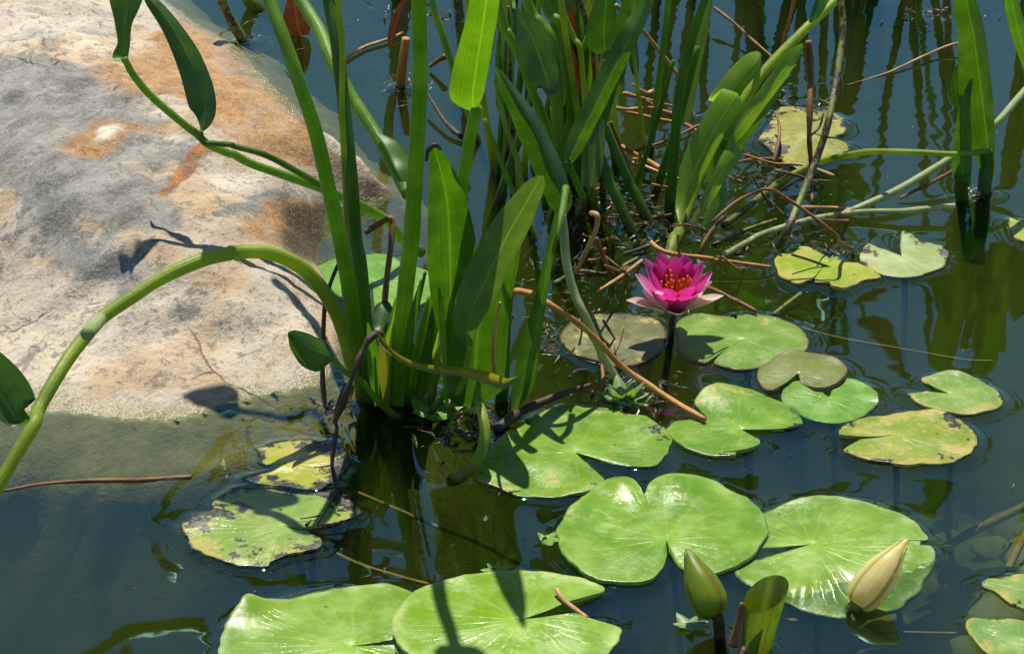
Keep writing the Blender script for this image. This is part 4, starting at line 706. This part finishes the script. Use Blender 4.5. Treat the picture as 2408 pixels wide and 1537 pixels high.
stalk('plant_stem', 'pale green stem bent level across the water to the lone dark plant', T(3, 0, (130, 1480), (300, 1350), (480, 1210), (670, 1100), (800, 1050), (960, 1015), (1100, 994), (1400, 998), (1650, 1010), (1890, 988)), [0.0, 0.008, 0.02, 0.045, 0.06, 0.06], (16, 13), STEM_Y, 'stem', 0.05)
stalk('plant_stem', 'straight whitish stem slanting behind the lone dark plant', [(2470, 150)] + T(3, 0, (2103, 600), (1930, 800), (1840, 880), (1760, 935), (1600, 1050), (1300, 1230), (1060, 1345), (900, 1410)), [0.09, 0.05, 0.02, 0.002], (17, 17), STEM_P, 'stem', 0.04)
stalk('plant_stem', 'low green and white stem floating below the slanting whitish one', T(3, 0, (1650, 1350), (1450, 1370), (1300, 1385), (1100, 1388), (950, 1400), (700, 1440), (400, 1530)) + T(3, 1, (280, 275), (100, 375)), [0.012, 0.006, 0.004], (15, 15), STEM_P, 'stem', 0.06)
stalk('reed_stalk', 'short brown stalk beside the slanting whitish stem', T(3, 0, (1635, 1120), (1500, 1195), (1380, 1255), (1290, 1300)), [0.015, 0.003], (9, 6), BROWN)
stalk('reed_stalk', 'thin bare stalk half sunk in open water left of the lone dark plant', T(3, 0, (1690, 280), (1580, 310), (1400, 390), (1230, 470), (1080, 520), (940, 560)), [0.01, 0.003, -0.004], (7, 4), TAN)
stalk('reed_stalk', 'thin straight stalk crossing the reflections at the far edge', T(3, 0, (70, 50), (200, 150), (330, 270), (460, 380)), [0.02, 0.004], (8, 7), BROWN)
stalk('reed_stalk', 'rust coloured upright stalk among reflections beside the bright leaves', T(3, 0, (600, -20), (560, 150), (510, 330), (480, 470)), [0.10, 0.0], (9, 9), ORANGE)
stalk('reed_stalk', 'dead brown leaf stub on the water at the top behind the clump', T(1, 0, (1280, 440), (1330, 400), (1385, 370)), [0.004, 0.02], (7, 15), BROWN)
stalk('reed_stalk', 'dark curved stalk sunk between the thick stem and the bright lobe leaf', T(1, 0, (1270, 620), (1330, 720), (1400, 820), (1490, 900)), [0.015, 0.004], (9, 12), DARKB)
stalk('reed_stalk', 'thin tan twig floating across the sky reflection behind the boulder', T(1, 0, (730, 380), (850, 310), (1000, 260), (1110, 215)), [0.003, 0.004], (9, 7), TAN)
stalk('twig', 'short thick tan twig lying in the notch of the lime pad', T(2, 2, (572, 1110), (620, 1180), (690, 1240), (775, 1300)), [0.012, 0.010, 0.006], (12, 14), TAN, 'twig')
stalk('twig', 'long dark half-sunk stick lying in front of the boulder', T(0, 2, (-60, 480), (100, 455), (300, 420), (600, 400), (900, 398), (1100, 385), (1255, 378)), [0.0, 0.0, 0.001, -0.002], (8, 13), BROWN, 'twig', 0.25)
for lb, pts, z, w in [('yellow underwater stalk passing below the hooked petiole', T(1, 2, (690, 430), (1000, 560), (1300, 690), (1600, 810), (1757, 890)) + T(2, 2, (200, 890), (420, 980)), -0.018, 9), ('yellow underwater stalk running from the blotched pad to the lime pad', T(1, 2, (560, 820), (800, 940), (1050, 1020), (1290, 1085)), -0.014, 9),
                      ('thin orange underwater stalk leading to the freckled corner pad', T(3, 2, (1020, 1385), (1250, 1392), (1450, 1398), (1660, 1402)), -0.014, 8), ('olive underwater stalk holding the cream bud', T(3, 2, (940, 1245), (800, 1290), (650, 1315), (500, 1320)), -0.012, 13),
                      ('long faint underwater stalk beyond the torn pad', T(3, 2, (1510, 890), (1700, 770), (1900, 670), (2150, 550)), -0.06, 22), ('dark yellow underwater stalk end beside the torn pad', T(3, 2, (2000, 980), (2060, 850), (2150, 680)), -0.02, 20),
                      ('faint underwater stalk crossing the reflections toward the freckled pad', T(3, 1, (640, 830), (900, 900), (1300, 970), (1700, 1040), (1900, 1050)), -0.03, 7)]:
    stalk('underwater_stalk', lb, pts, z, (w, w), STEM_U, 'stalk', 0.15)
for px in [T(3, 0, (300, 700), (420, 600), (600, 430)), T(3, 1, (60, 720 - 430), (250, 200), (480, 120)), T(2, 1, (950, 470), (1040, 410), (1110, 370)), T(2, 1, (560, 540), (720, 460), (880, 480)), T(2, 1, (1010, 350), (1160, 300), (1250, 260)), T(3, 1, (460, 745), (540, 680), (640, 605))]:
    tag(afloat('sunken_stalk', px, [0.002, 0.006], (10, 8), STEM_M, None, 0.3), 'mottled broken stalk lying at the waterline among the back stems', 'stalk', 'broken stalks among the back stems')

er = random.Random(23)
for k in range(46):
    u0, v0 = (er.uniform(1380, 1960), er.uniform(200, 640)) if k < 34 else (er.uniform(1250, 1480), er.uniform(560, 900)); a = er.gauss(0.35, 0.8); L = er.uniform(50, 190); bend = er.uniform(-14, 14)
    if 1460 < u0 < 1720 and v0 > 560: continue
    m_ = er.choice([ORANGE, BROWN, BROWN, TAN, DARKB, STEM_M]); zt = er.uniform(.004, .05)
    tag(afloat('reed_stalk', [(u0 - math.cos(a) * L / 2, v0 - math.sin(a) * L / 4), (u0 + bend * .5, v0 + bend), (u0 + math.cos(a) * L / 2, v0 + math.sin(a) * L / 4)], [zt, zt * .5, .001], (er.uniform(4, 8), er.uniform(5, 10)), m_, None, 0.5, 6),
        'thin broken dry stalk in the tangle round the back stems', 'stalk', 'broken dry stalks tangled round the back stems')
# ------------------------------------------------------------------ flower
def petal_mat(name, a, b, trans=0.45, rough=0.4):
    m, nt = new_mat(name); n = N(nt); tc = n('TexCoord'); uv = tc.outputs['UV']; sx = n('SeparateXYZ', i_0=uv)
    st = n.noise(n.mapped(uv, (22, 1.0, 1)), 1, 3, 0.6)
    col = n.mix(n.ramp(n.math('ADD', sx.outputs[1], n.math('MULTIPLY', n.math('SUBTRACT', st, 0.5), 0.5)), 0.15, 1.0), a, b)
    col = n.mix(n.math('MULTIPLY', n.ramp(st, 0.5, 0.7), 0.4), col, [c * 0.6 for c in a])
    n.out(thin(n, nt, col, n.mix(1.0, col, (1.5, 1.2, 1.4), 'MULTIPLY'), rough, trans, n.bump(st, 0.3, 0.0008))); return m
PIN = petal_mat('petal_magenta', (0.50, 0.010, 0.16), (0.58, 0.045, 0.30))
PMID = petal_mat('petal_pink', (0.52, 0.03, 0.22), (0.62, 0.16, 0.42))
POUT = petal_mat('petal_pale', (0.66, 0.26, 0.44), (0.86, 0.68, 0.74), 0.35)
SEP = petal_mat('sepal_cream', (0.55, 0.42, 0.25), (0.74, 0.60, 0.55), 0.25)
STA = wood_mat('stamen_orange', (0.80, 0.20, 0.015), (0.85, 0.32, 0.03), 0.5)
FL = thing('water_lily', 'bright magenta water lily flower with orange stamens held above the pads', 'flower')
fb = P(1577, 795); YF = fb.y
fc = Q(1585, 733, YF)
def petal(L, w, az, el0, el1, mat, name, root=0.004, lo=0.0):
    a = R(az); hd_ = Vector((math.sin(a), math.cos(a), 0)); p = fc + hd_ * root + Vector((0, 0, lo)); cl = [p.copy()]; prof = [.32, .66, .92, 1.0, 1.0, .88, .58, .08]; side = Vector((hd_.y, -hd_.x, 0))
    for k in range(1, 8):
        op = max(0, -math.cos(a)) * (24 if el0 > 40 else 0); e = R(lerp(el0 - op * .6, el1 - op, k / 7)); p = p + (hd_ * math.cos(e) + Vector((0, 0, math.sin(e)))) * (L / 7); cl.append(p.copy())
    wd = [w * f for f in prof]
    V, F, U = blade_geo(cl, wd, wd, [side] * 8, 0.45 if side.cross(hd_).z < 0 else -0.45, na=7, sub=3, wave=0.06); return link(name, V, F, mat, FL, U)
fr_ = random.Random(3)
for k in range(4): petal(0.043, 0.0088, [-100, 82, 178, 8][k], [18, 14, 22, 25][k], [24, 22, 30, 40][k], SEP, 'sepal', 0.003, -0.001)
for k, az in enumerate([-122, -78, 104, 66, 138, -150, 160]): petal(0.044 + .002 * (k % 2), 0.0105, az, 26 + 6 * (k % 3), 58, POUT if k in (0, 1, 2, 3, 4, 5) else PMID, 'petal', 0.004)
for k in range(8): petal(0.049 + fr_.uniform(-.003, .003), 0.0125, 22 + 45 * k + fr_.uniform(-6, 6), 48, 72, PMID if k in (5, 6, 1) else PIN, 'petal', 0.005, 0.002)
for k in range(7): petal(0.043 + fr_.uniform(-.002, .002), 0.0100, 51 * k + fr_.uniform(-6, 6), 56, 82, PIN, 'petal', 0.005, 0.004)
for k in range(22):
    a = fr_.uniform(0, 6.28); rr = fr_.uniform(.004, .0095); b = fc + Vector((math.cos(a) * rr * .7, math.sin(a) * rr * .7, 0.006)); L = fr_.uniform(.022, .030)
    t_ = b + Vector((math.cos(a) * rr * 0.9, math.sin(a) * rr * 0.9, L)); tube('stamen', [b, (b + t_) / 2 + Vector((math.cos(a), math.sin(a), 0)) * .0015, t_], [0.0007, 0.0011, 0.0008], STA, FL, 6, 3)
tube('stem', [fc + Vector((0, 0, .002)), (fc + fb) / 2 + Vector((-.001, 0, 0)), fb, fb + Vector((-.01, .03, -.15))], [0.0036, 0.0030, 0.0032, 0.0034], STEM_R, FL, 10)
base_at(FL, (fb.x, fb.y, -0.1))

# ------------------------------------------------------------------ buds and rolled leaf
def sepal_mat(name, a, b, c, glow=(2.2, 2.1, .8)):
    m, nt = new_mat(name); n = N(nt); tc = n('TexCoord'); uv = tc.outputs['UV']; sx = n('SeparateXYZ', i_0=uv); st = n.noise(n.mapped(uv, (20, 1.2, 1)), 1, 3, .6); g = n('NewGeometry'); f = n.noise(g.outputs['Position'], 60, 3)
    mid = n.math('ABSOLUTE', n.math('SUBTRACT', sx.outputs[0], 0.5)); col = n.mix(n.ramp(f, .35, .65), a, b); col = n.mix(n.ramp(mid, .3, .5), col, c); col = n.mix(n.math('MULTIPLY', n.ramp(st, .5, .7), .4), col, [x * .55 for x in a])
    n.out(thin(n, nt, col, n.mix(1.0, col, glow, 'MULTIPLY'), 0.33, 0.5, n.bump(st, .3, .0006))); return m
BG = sepal_mat('bud_green', (0.17, 0.26, 0.012), (0.25, 0.34, 0.018), (0.28, 0.18, 0.03)); BC = sepal_mat('bud_cream', (0.66, 0.61, 0.30), (0.74, 0.69, 0.42), (0.40, 0.42, 0.12), (1.9, 1.8, 1.2))
def bud(label, base, tip, r, mat, stempts, tipmat, prof, smat=None):
    t = thing('water_lily_bud', label, 'flower bud'); base, tip = Vector(base), Vector(tip); d = tip - base; ax = d.normalized(); a0 = ax.orthogonal().normalized(); b0 = ax.cross(a0)
    cl = [base + d * q for q, _ in prof]
    V, F, U = tube_geo([c for c in cl], [r * w * .55 for _, w in prof], 16); link('core', V, F, tipmat, t, U)
    for k in range(4):
        an = k * math.pi / 2 + 0.5; V = []; F = []; U = []; na = 9; rows = catmull([(q, w) for q, w in prof], 4)
        for i, (q, w) in enumerate(rows):
            span = (math.pi / 4 + 0.14) * (1 if q < .55 else max(.12, 1 - ((q - .55) / .5) ** 2 * .75))
            for j in range(na):
                s = -1 + 2 * j / (na - 1); an2 = an + s * span; rad = r * w * (1.06 - .05 * s * s + 0.03 * (k % 2)); V.append(base + d * q + (a0 * math.cos(an2) + b0 * math.sin(an2)) * rad); U.append((j / (na - 1), i / len(rows)))
        for i in range(len(rows) - 1):
            for j in range(na - 1): F.append((i * na + j, i * na + j + 1, (i + 1) * na + j + 1, (i + 1) * na + j))
        link('sepal', V, F, mat, t, U)
    tube('stem', stempts, [0.0045, 0.0042, 0.004][:len(stempts)] if len(stempts) == 3 else 0.0045, smat or STEM_R, t, 10)
    base_at(t, stempts[-1]); return t
PRB = [(0, .35), (.05, .72), (.16, .95), (.32, 1.0), (.5, .9), (.68, .66), (.84, .4), (.95, .2), (1, .06)]
gb = P(1700, 1500); gB = Q(1682, 1448, gb.y); gT = Q(1614, 1290, gb.y + 0.035)
bud('closed green water lily bud standing upright beside the rolled leaf', gB, gT, 43 * pxm(gB), BG, [gB + (gT - gB) * .03, Q(1692, 1480, gb.y), (gb.x + .004, gb.y, -.1)], BG, PRB)
cB = P(*T(3, 2, (1005, 1215))[0], 0.004); cT = P(*T(3, 2, (1335, 785))[0], 0.044)
bud('cream opening water lily bud leaning over the half-submerged pad', cB, cT, 41 * pxm(cB), BC, [cB + (cT - cB) * .03, P(*T(3, 2, (960, 1240))[0], -.006), P(*T(3, 2, (850, 1290))[0], -.09)], petal_mat('bud_tip', (0.66, 0.60, 0.34), (0.78, 0.60, 0.45), .2), [(0, .5), (.05, .8), (.2, 1.0), (.4, 1.0), (.6, .82), (.76, .55), (.88, .36), (.96, .26), (1, .12)], STEM_U)
RL = thing('rolled_leaf', 'young rolled lily leaf standing like a funnel beside the green bud', 'lily leaf')
rb = P(1765, 1532); ROLL = leaf_mat('leaf_rolled', (0.12, 0.16, 0.02), (0.18, 0.28, 0.025), 0.4, brown=0.08)
def roll(a0, a1, r0, r1, top, bot, mat, turns=26):
    V = []; F = []; U = []; rows = 8
    for i in range(rows + 1):
        t = i / rows; c = bot + (top - bot) * t
        for j in range(turns + 1):
            s = j / turns; a = lerp(a0, a1, s); rr = lerp(r0, r1, s) * (0.55 + 0.45 * t); V.append(c + Vector((math.cos(a) * rr, math.sin(a) * rr * .75, 0.010 * t * math.sin(a * 1.0 + 1)))); U.append((s, t))
    for i in range(rows):
        for j in range(turns): F.append((i * (turns + 1) + j, i * (turns + 1) + j + 1, (i + 1) * (turns + 1) + j + 1, (i + 1) * (turns + 1) + j))
    return link('blade', V, F, mat, RL, U)
tp = Q(1797, 1395, rb.y + .012); roll(-2.2, 4.6, 0.019, 0.0125, tp, Vector((rb.x, rb.y, -.02)), ROLL)
stem('stem', [(1752, 1525), (1735, 1560)], [rb.y, rb.y - .01], (16, 16), STEM_R, RL, foot=(rb.x - .01, rb.y, -.1)); stem('sheath', T(3, 2, (255, 1200), (230, 1340), (195, 1480)), [rb.y - .01, rb.y - .015], (10, 26), BROWN, RL); base_at(RL, (rb.x, rb.y, -.1))
# ------------------------------------------------------------------ small floating plants
WEED = leaf_mat('weed_leaf', (0.17, 0.30, 0.09), (0.26, 0.36, 0.14), 0.25)
def rosette(label, u, v, n, r, mat, z=0.004, up=0.2, seed=1):
    t = thing('floating_weed', label, 'water weed'); c = P(u, v, z); g = random.Random(seed)
    for k in range(n):
        a = 2.4 * k + g.uniform(-.3, .3); L = r * g.uniform(.5, 1); o_ = c + Vector((math.cos(a), math.sin(a), 0)) * r * .12
        free_leaf(t, o_, o_ + Vector((math.cos(a) * L, math.sin(a) * L, L * up * g.uniform(.3, 1.5))), L * .36, mat, (0, 0, 1), .2)
    base_at(t, c)
rosette('small pale floating rosette beside the green bud', *T(2, 2, (1440, 1338))[0], 7, .014, WEED, seed=2)
rosette('tiny green floating leaflets left of the big dented pad', *T(2, 2, (500, 775))[0], 6, .014, PI_, seed=4)
rosette('small bright leaf cluster behind the lime pad', *T(2, 2, (165, 975))[0], 5, .013, PA, seed=6)
rosette('pale yellowish seedling cluster where the pale petiole meets the water', *T(2, 1, (1010, 1285))[0], 16, .020, WEED, .006, .9, 8)
rosette('low pale cluster beside the yellowish seedling', *T(2, 1, (1110, 1320))[0], 12, .016, WEED, .004, .7, 9)
rosette('bright green leaflets lying at the foot of the tall clump', *T(1, 1, (1300, 1380))[0], 6, .030, PI_, .006, .3, 10)

# decayed plant bits afloat round the stems
DEB = wood_mat('litter_brown', (0.03, 0.026, 0.012), (0.10, 0.07, 0.025), 0.35)
dr = random.Random(21); V = []; F = []
def litter(n, cu, cv, su, sv, s=1.0):
    for _ in range(n):
        u, v = dr.gauss(cu, su), dr.gauss(cv, sv); c = P(u, v, dr.uniform(-.003, .003)); a = dr.uniform(0, 6.28); L = dr.uniform(.002, .011) * s; w = dr.uniform(.0005, .0017) * s
        d = Vector((math.cos(a), math.sin(a), dr.uniform(-.25, .25))); e = Vector((-d.y, d.x, 0)); k = len(V); hh = Vector((0, 0, w * .8))
        V.extend([c - d * L - e * w * .4, c - e * w + hh, c + d * L, c + e * w * 1.2, c + hh * 1.4 + d * L * .2]); F.extend([(k, k + 1, k + 4), (k + 1, k + 2, k + 4), (k + 2, k + 3, k + 4), (k + 3, k, k + 4), (k, k + 3, k + 2, k + 1)])
litter(150, 1120, 1010, 60, 28, 1.3); litter(260, 1440, 495, 70, 26); litter(170, 1600, 540, 90, 40); litter(120, 1350, 640, 110, 60); litter(80, 1760, 570, 60, 26); litter(60, 1790, 420, 40, 16); litter(50, 2290, 455, 26, 8); litter(60, 790, 960, 20, 12); litter(90, 1500, 940, 60, 30); litter(60, 1960, 585, 60, 12); litter(90, 1880, 240, 60, 30); litter(40, 600, 70, 50, 30); litter(70, 960, 200, 30, 16); litter(80, 1010, 30, 120, 20); litter(60, 2200, 40, 60, 15); litter(60, 1290, 790, 30, 30)
litter(60, 500, 1200, 330, 160, .4); litter(60, 1900, 1150, 260, 180, .4); litter(50, 1150, 1250, 150, 120, .4); litter(50, 2100, 400, 180, 140, .4); litter(60, 860, 300, 90, 90, .4)
tag(link('plant_litter', V, F, DEB, smooth=False), 'brown decayed plant bits afloat round the stems', 'plant litter', kind='stuff')

# ------------------------------------------------------------------ water: a closed body with a film that climbs at pads and stems
x0, x1, y0, y1, st = -0.72, 0.72, 1.34, 3.02, 0.003
wx = np.arange(x0, x1 + 1e-6, st); wy = np.arange(y0, y1 + 1e-6, st); nx_, ny_ = len(wx), len(wy); WX, WY = np.meshgrid(wx, wy); H = np.zeros_like(WX)
def lift_near(poly, A, lam, reach=0.035, ripple=0.0):
    i0, i1 = np.searchsorted(wx, [poly[:, 0].min() - reach, poly[:, 0].max() + reach]); j0, j1 = np.searchsorted(wy, [poly[:, 1].min() - reach, poly[:, 1].max() + reach])
    if i1 <= i0 or j1 <= j0: return
    s = np.stack([WX[j0:j1, i0:i1].ravel(), WY[j0:j1, i0:i1].ravel()], 1); D, ins = poly_dist(s, poly); d = D.min(0)
    h = A * np.exp(-d / lam) + ripple * np.sin(d / 0.0042 * 2) * np.exp(-d / 0.012); h[ins] = A * np.exp(-d[ins] / 0.004); v_ = H[j0:j1, i0:i1]; H[j0:j1, i0:i1] = np.maximum(v_, h.reshape(v_.shape)) if not ripple else v_ + h.reshape(v_.shape)
for k, poly in enumerate(MEN): lift_near(poly, 0.0032, 0.005, ripple=0.00012 if k in (14, 15, 19) else 0.0)
def ring(u, v, r): p = P(u, v); return np.array([(p.x + r * math.cos(a), p.y + r * math.sin(a)) for a in np.linspace(0, 6.28, 10)[:-1]])
for u, v, r in [(852, 930, .016), (930, 945, .03), (985, 950, .03), (1065, 1118, .010), (1180, 965, .012), (1461, 913, .006), (1570, 520, .009), (1572, 598, .011), (2262, 475, .012), (2315, 460, .012), (1577, 795, .004), (1630, 280, .004), (942, 208, .01), (1335, 470, .01), (1400, 470, .03), (1480, 480, .02), (1700, 1500, .006), (1765, 1532, .016), (790, 955, .005), (1500, 475, .01), (572, 100, .009), (1845, 560, .006), (2003, 584, .004)]:
    lift_near(ring(u, v, r), 0.003, 0.005, 0.03)
rg = np.random.RandomState(2)
for _ in range(26):                       # slow uneven swell, a few tenths of a millimetre
    kx, ky = rg.normal(0, 22), rg.normal(0, 34); H += 0.000018 * np.sin(kx * WX + ky * WY + rg.uniform(0, 6.28))
for cx, cy_, rr, a in [P(1500, 470)[:2] + (.22, .00016), P(1900, 330)[:2] + (.2, .00012), P(1180, 60)[:2] + (.25, .00014), P(1750, 60)[:2] + (.3, .00012)]:
    wgt = np.exp(-((WX - cx) ** 2 + (WY - cy_) ** 2) / rr ** 2); q = sum(np.sin(rg.normal(0, 150) * WX + rg.normal(0, 190) * WY + rg.uniform(0, 6.28)) for _ in range(8)); H += a * 0.12 * wgt * q
Dr, inr = poly_dist(np.stack([WX.ravel(), WY.ravel()], 1), bp[19:30]); dr_ = Dr[:-1].min(0).reshape(WX.shape); chop = sum(np.sin(rg.normal(0, 330) * WX + rg.normal(0, 420) * WY + rg.uniform(0, 6.28)) for _ in range(9)); cpt = P(590, 945)
H += 0.00022 * chop * np.exp(-(dr_ / 0.028) ** 2) * (0.25 + np.exp(-((WX - cpt.x) ** 2 + (WY - cpt.y) ** 2) / 0.11 ** 2))
ed = np.minimum(np.minimum(WX - x0, x1 - WX), np.minimum(WY - y0, y1 - WY)); H *= np.clip(ed / 0.02, 0, 1)
wv = np.stack([WX.ravel(), WY.ravel(), H.ravel()], 1); idx = np.arange(nx_ * ny_).reshape(ny_, nx_)
quads = np.stack([idx[:-1, :-1], idx[:-1, 1:], idx[1:, 1:], idx[1:, :-1]], -1).reshape(-1, 4).tolist()
L_ = 40.0; ex = [(-L_, y0 - L_, 0), (L_, y0 - L_, 0), (L_, y1 + L_, 0), (-L_, y1 + L_, 0)]; nb_ = len(wv); eb = [(a, b, -0.6) for a, b, _ in ex]
wall = np.concatenate([wv, np.array(ex), np.array(eb)]); c00, c10, c11, c01 = int(idx[0, 0]), int(idx[0, -1]), int(idx[-1, -1]), int(idx[-1, 0])
e = [nb_ + k for k in range(8)]
big = [[e[0], e[1]] + idx[0, ::-1].tolist(), [e[1], e[2]] + idx[::-1, -1].tolist(), [e[2], e[3]] + idx[-1, :].tolist(), [e[3], e[0]] + idx[:, 0].tolist(),
       [e[0], e[4], e[5], e[1]], [e[1], e[5], e[6], e[2]], [e[2], e[6], e[7], e[3]], [e[3], e[7], e[4], e[0]], [e[7], e[6], e[5], e[4]]]
def water_mat():
    m, nt = new_mat('pond_water'); n = N(nt); g = n('NewGeometry'); pos = g.outputs['Position']
    rip = n.noise(n.mapped(pos, (1, 1.5, 1)), 26, 2, 0.5); bmp = n.bump(rip, 0.02, 0.004)
    fr = n('Fresnel', i_IOR=1.85); nt.links.new(bmp, fr.inputs['Normal'])
    gl = n('BsdfGlossy', i_Roughness=0.028, i_Color=(0.52, 1, 0.93, 1)); nt.links.new(bmp, gl.inputs['Normal'])
    tr_ = n('BsdfTransparent', i_Color=(0.86, 0.9, 0.78, 1)); mx = n('MixShader'); nt.links.new(fr.outputs[0], mx.inputs[0]); nt.links.new(tr_.outputs[0], mx.inputs[1]); nt.links.new(gl.outputs[0], mx.inputs[2])
    va = n('VolumeAbsorption', i_Density=5.6, i_Color=(0.42, 0.54, 0.10, 1)); vsc = n('VolumeScatter', i_Density=0.75, i_Color=(0.90, 1.0, 0.20, 1)); ad = n('AddShader')
    nt.links.new(va.outputs[0], ad.inputs[0]); nt.links.new(vsc.outputs[0], ad.inputs[1]); n.out(mx.outputs[0], ad.outputs[0]); return m
me = bpy.data.meshes.new('water'); me.from_pydata(wall.tolist(), [], quads + big); me.polygons.foreach_set('use_smooth', [True] * len(quads) + [False] * len(big)); me.materials.append(water_mat()); me.update()
wo = bpy.data.objects.new('water', me); COL.objects.link(wo); tag(wo, kind='structure')
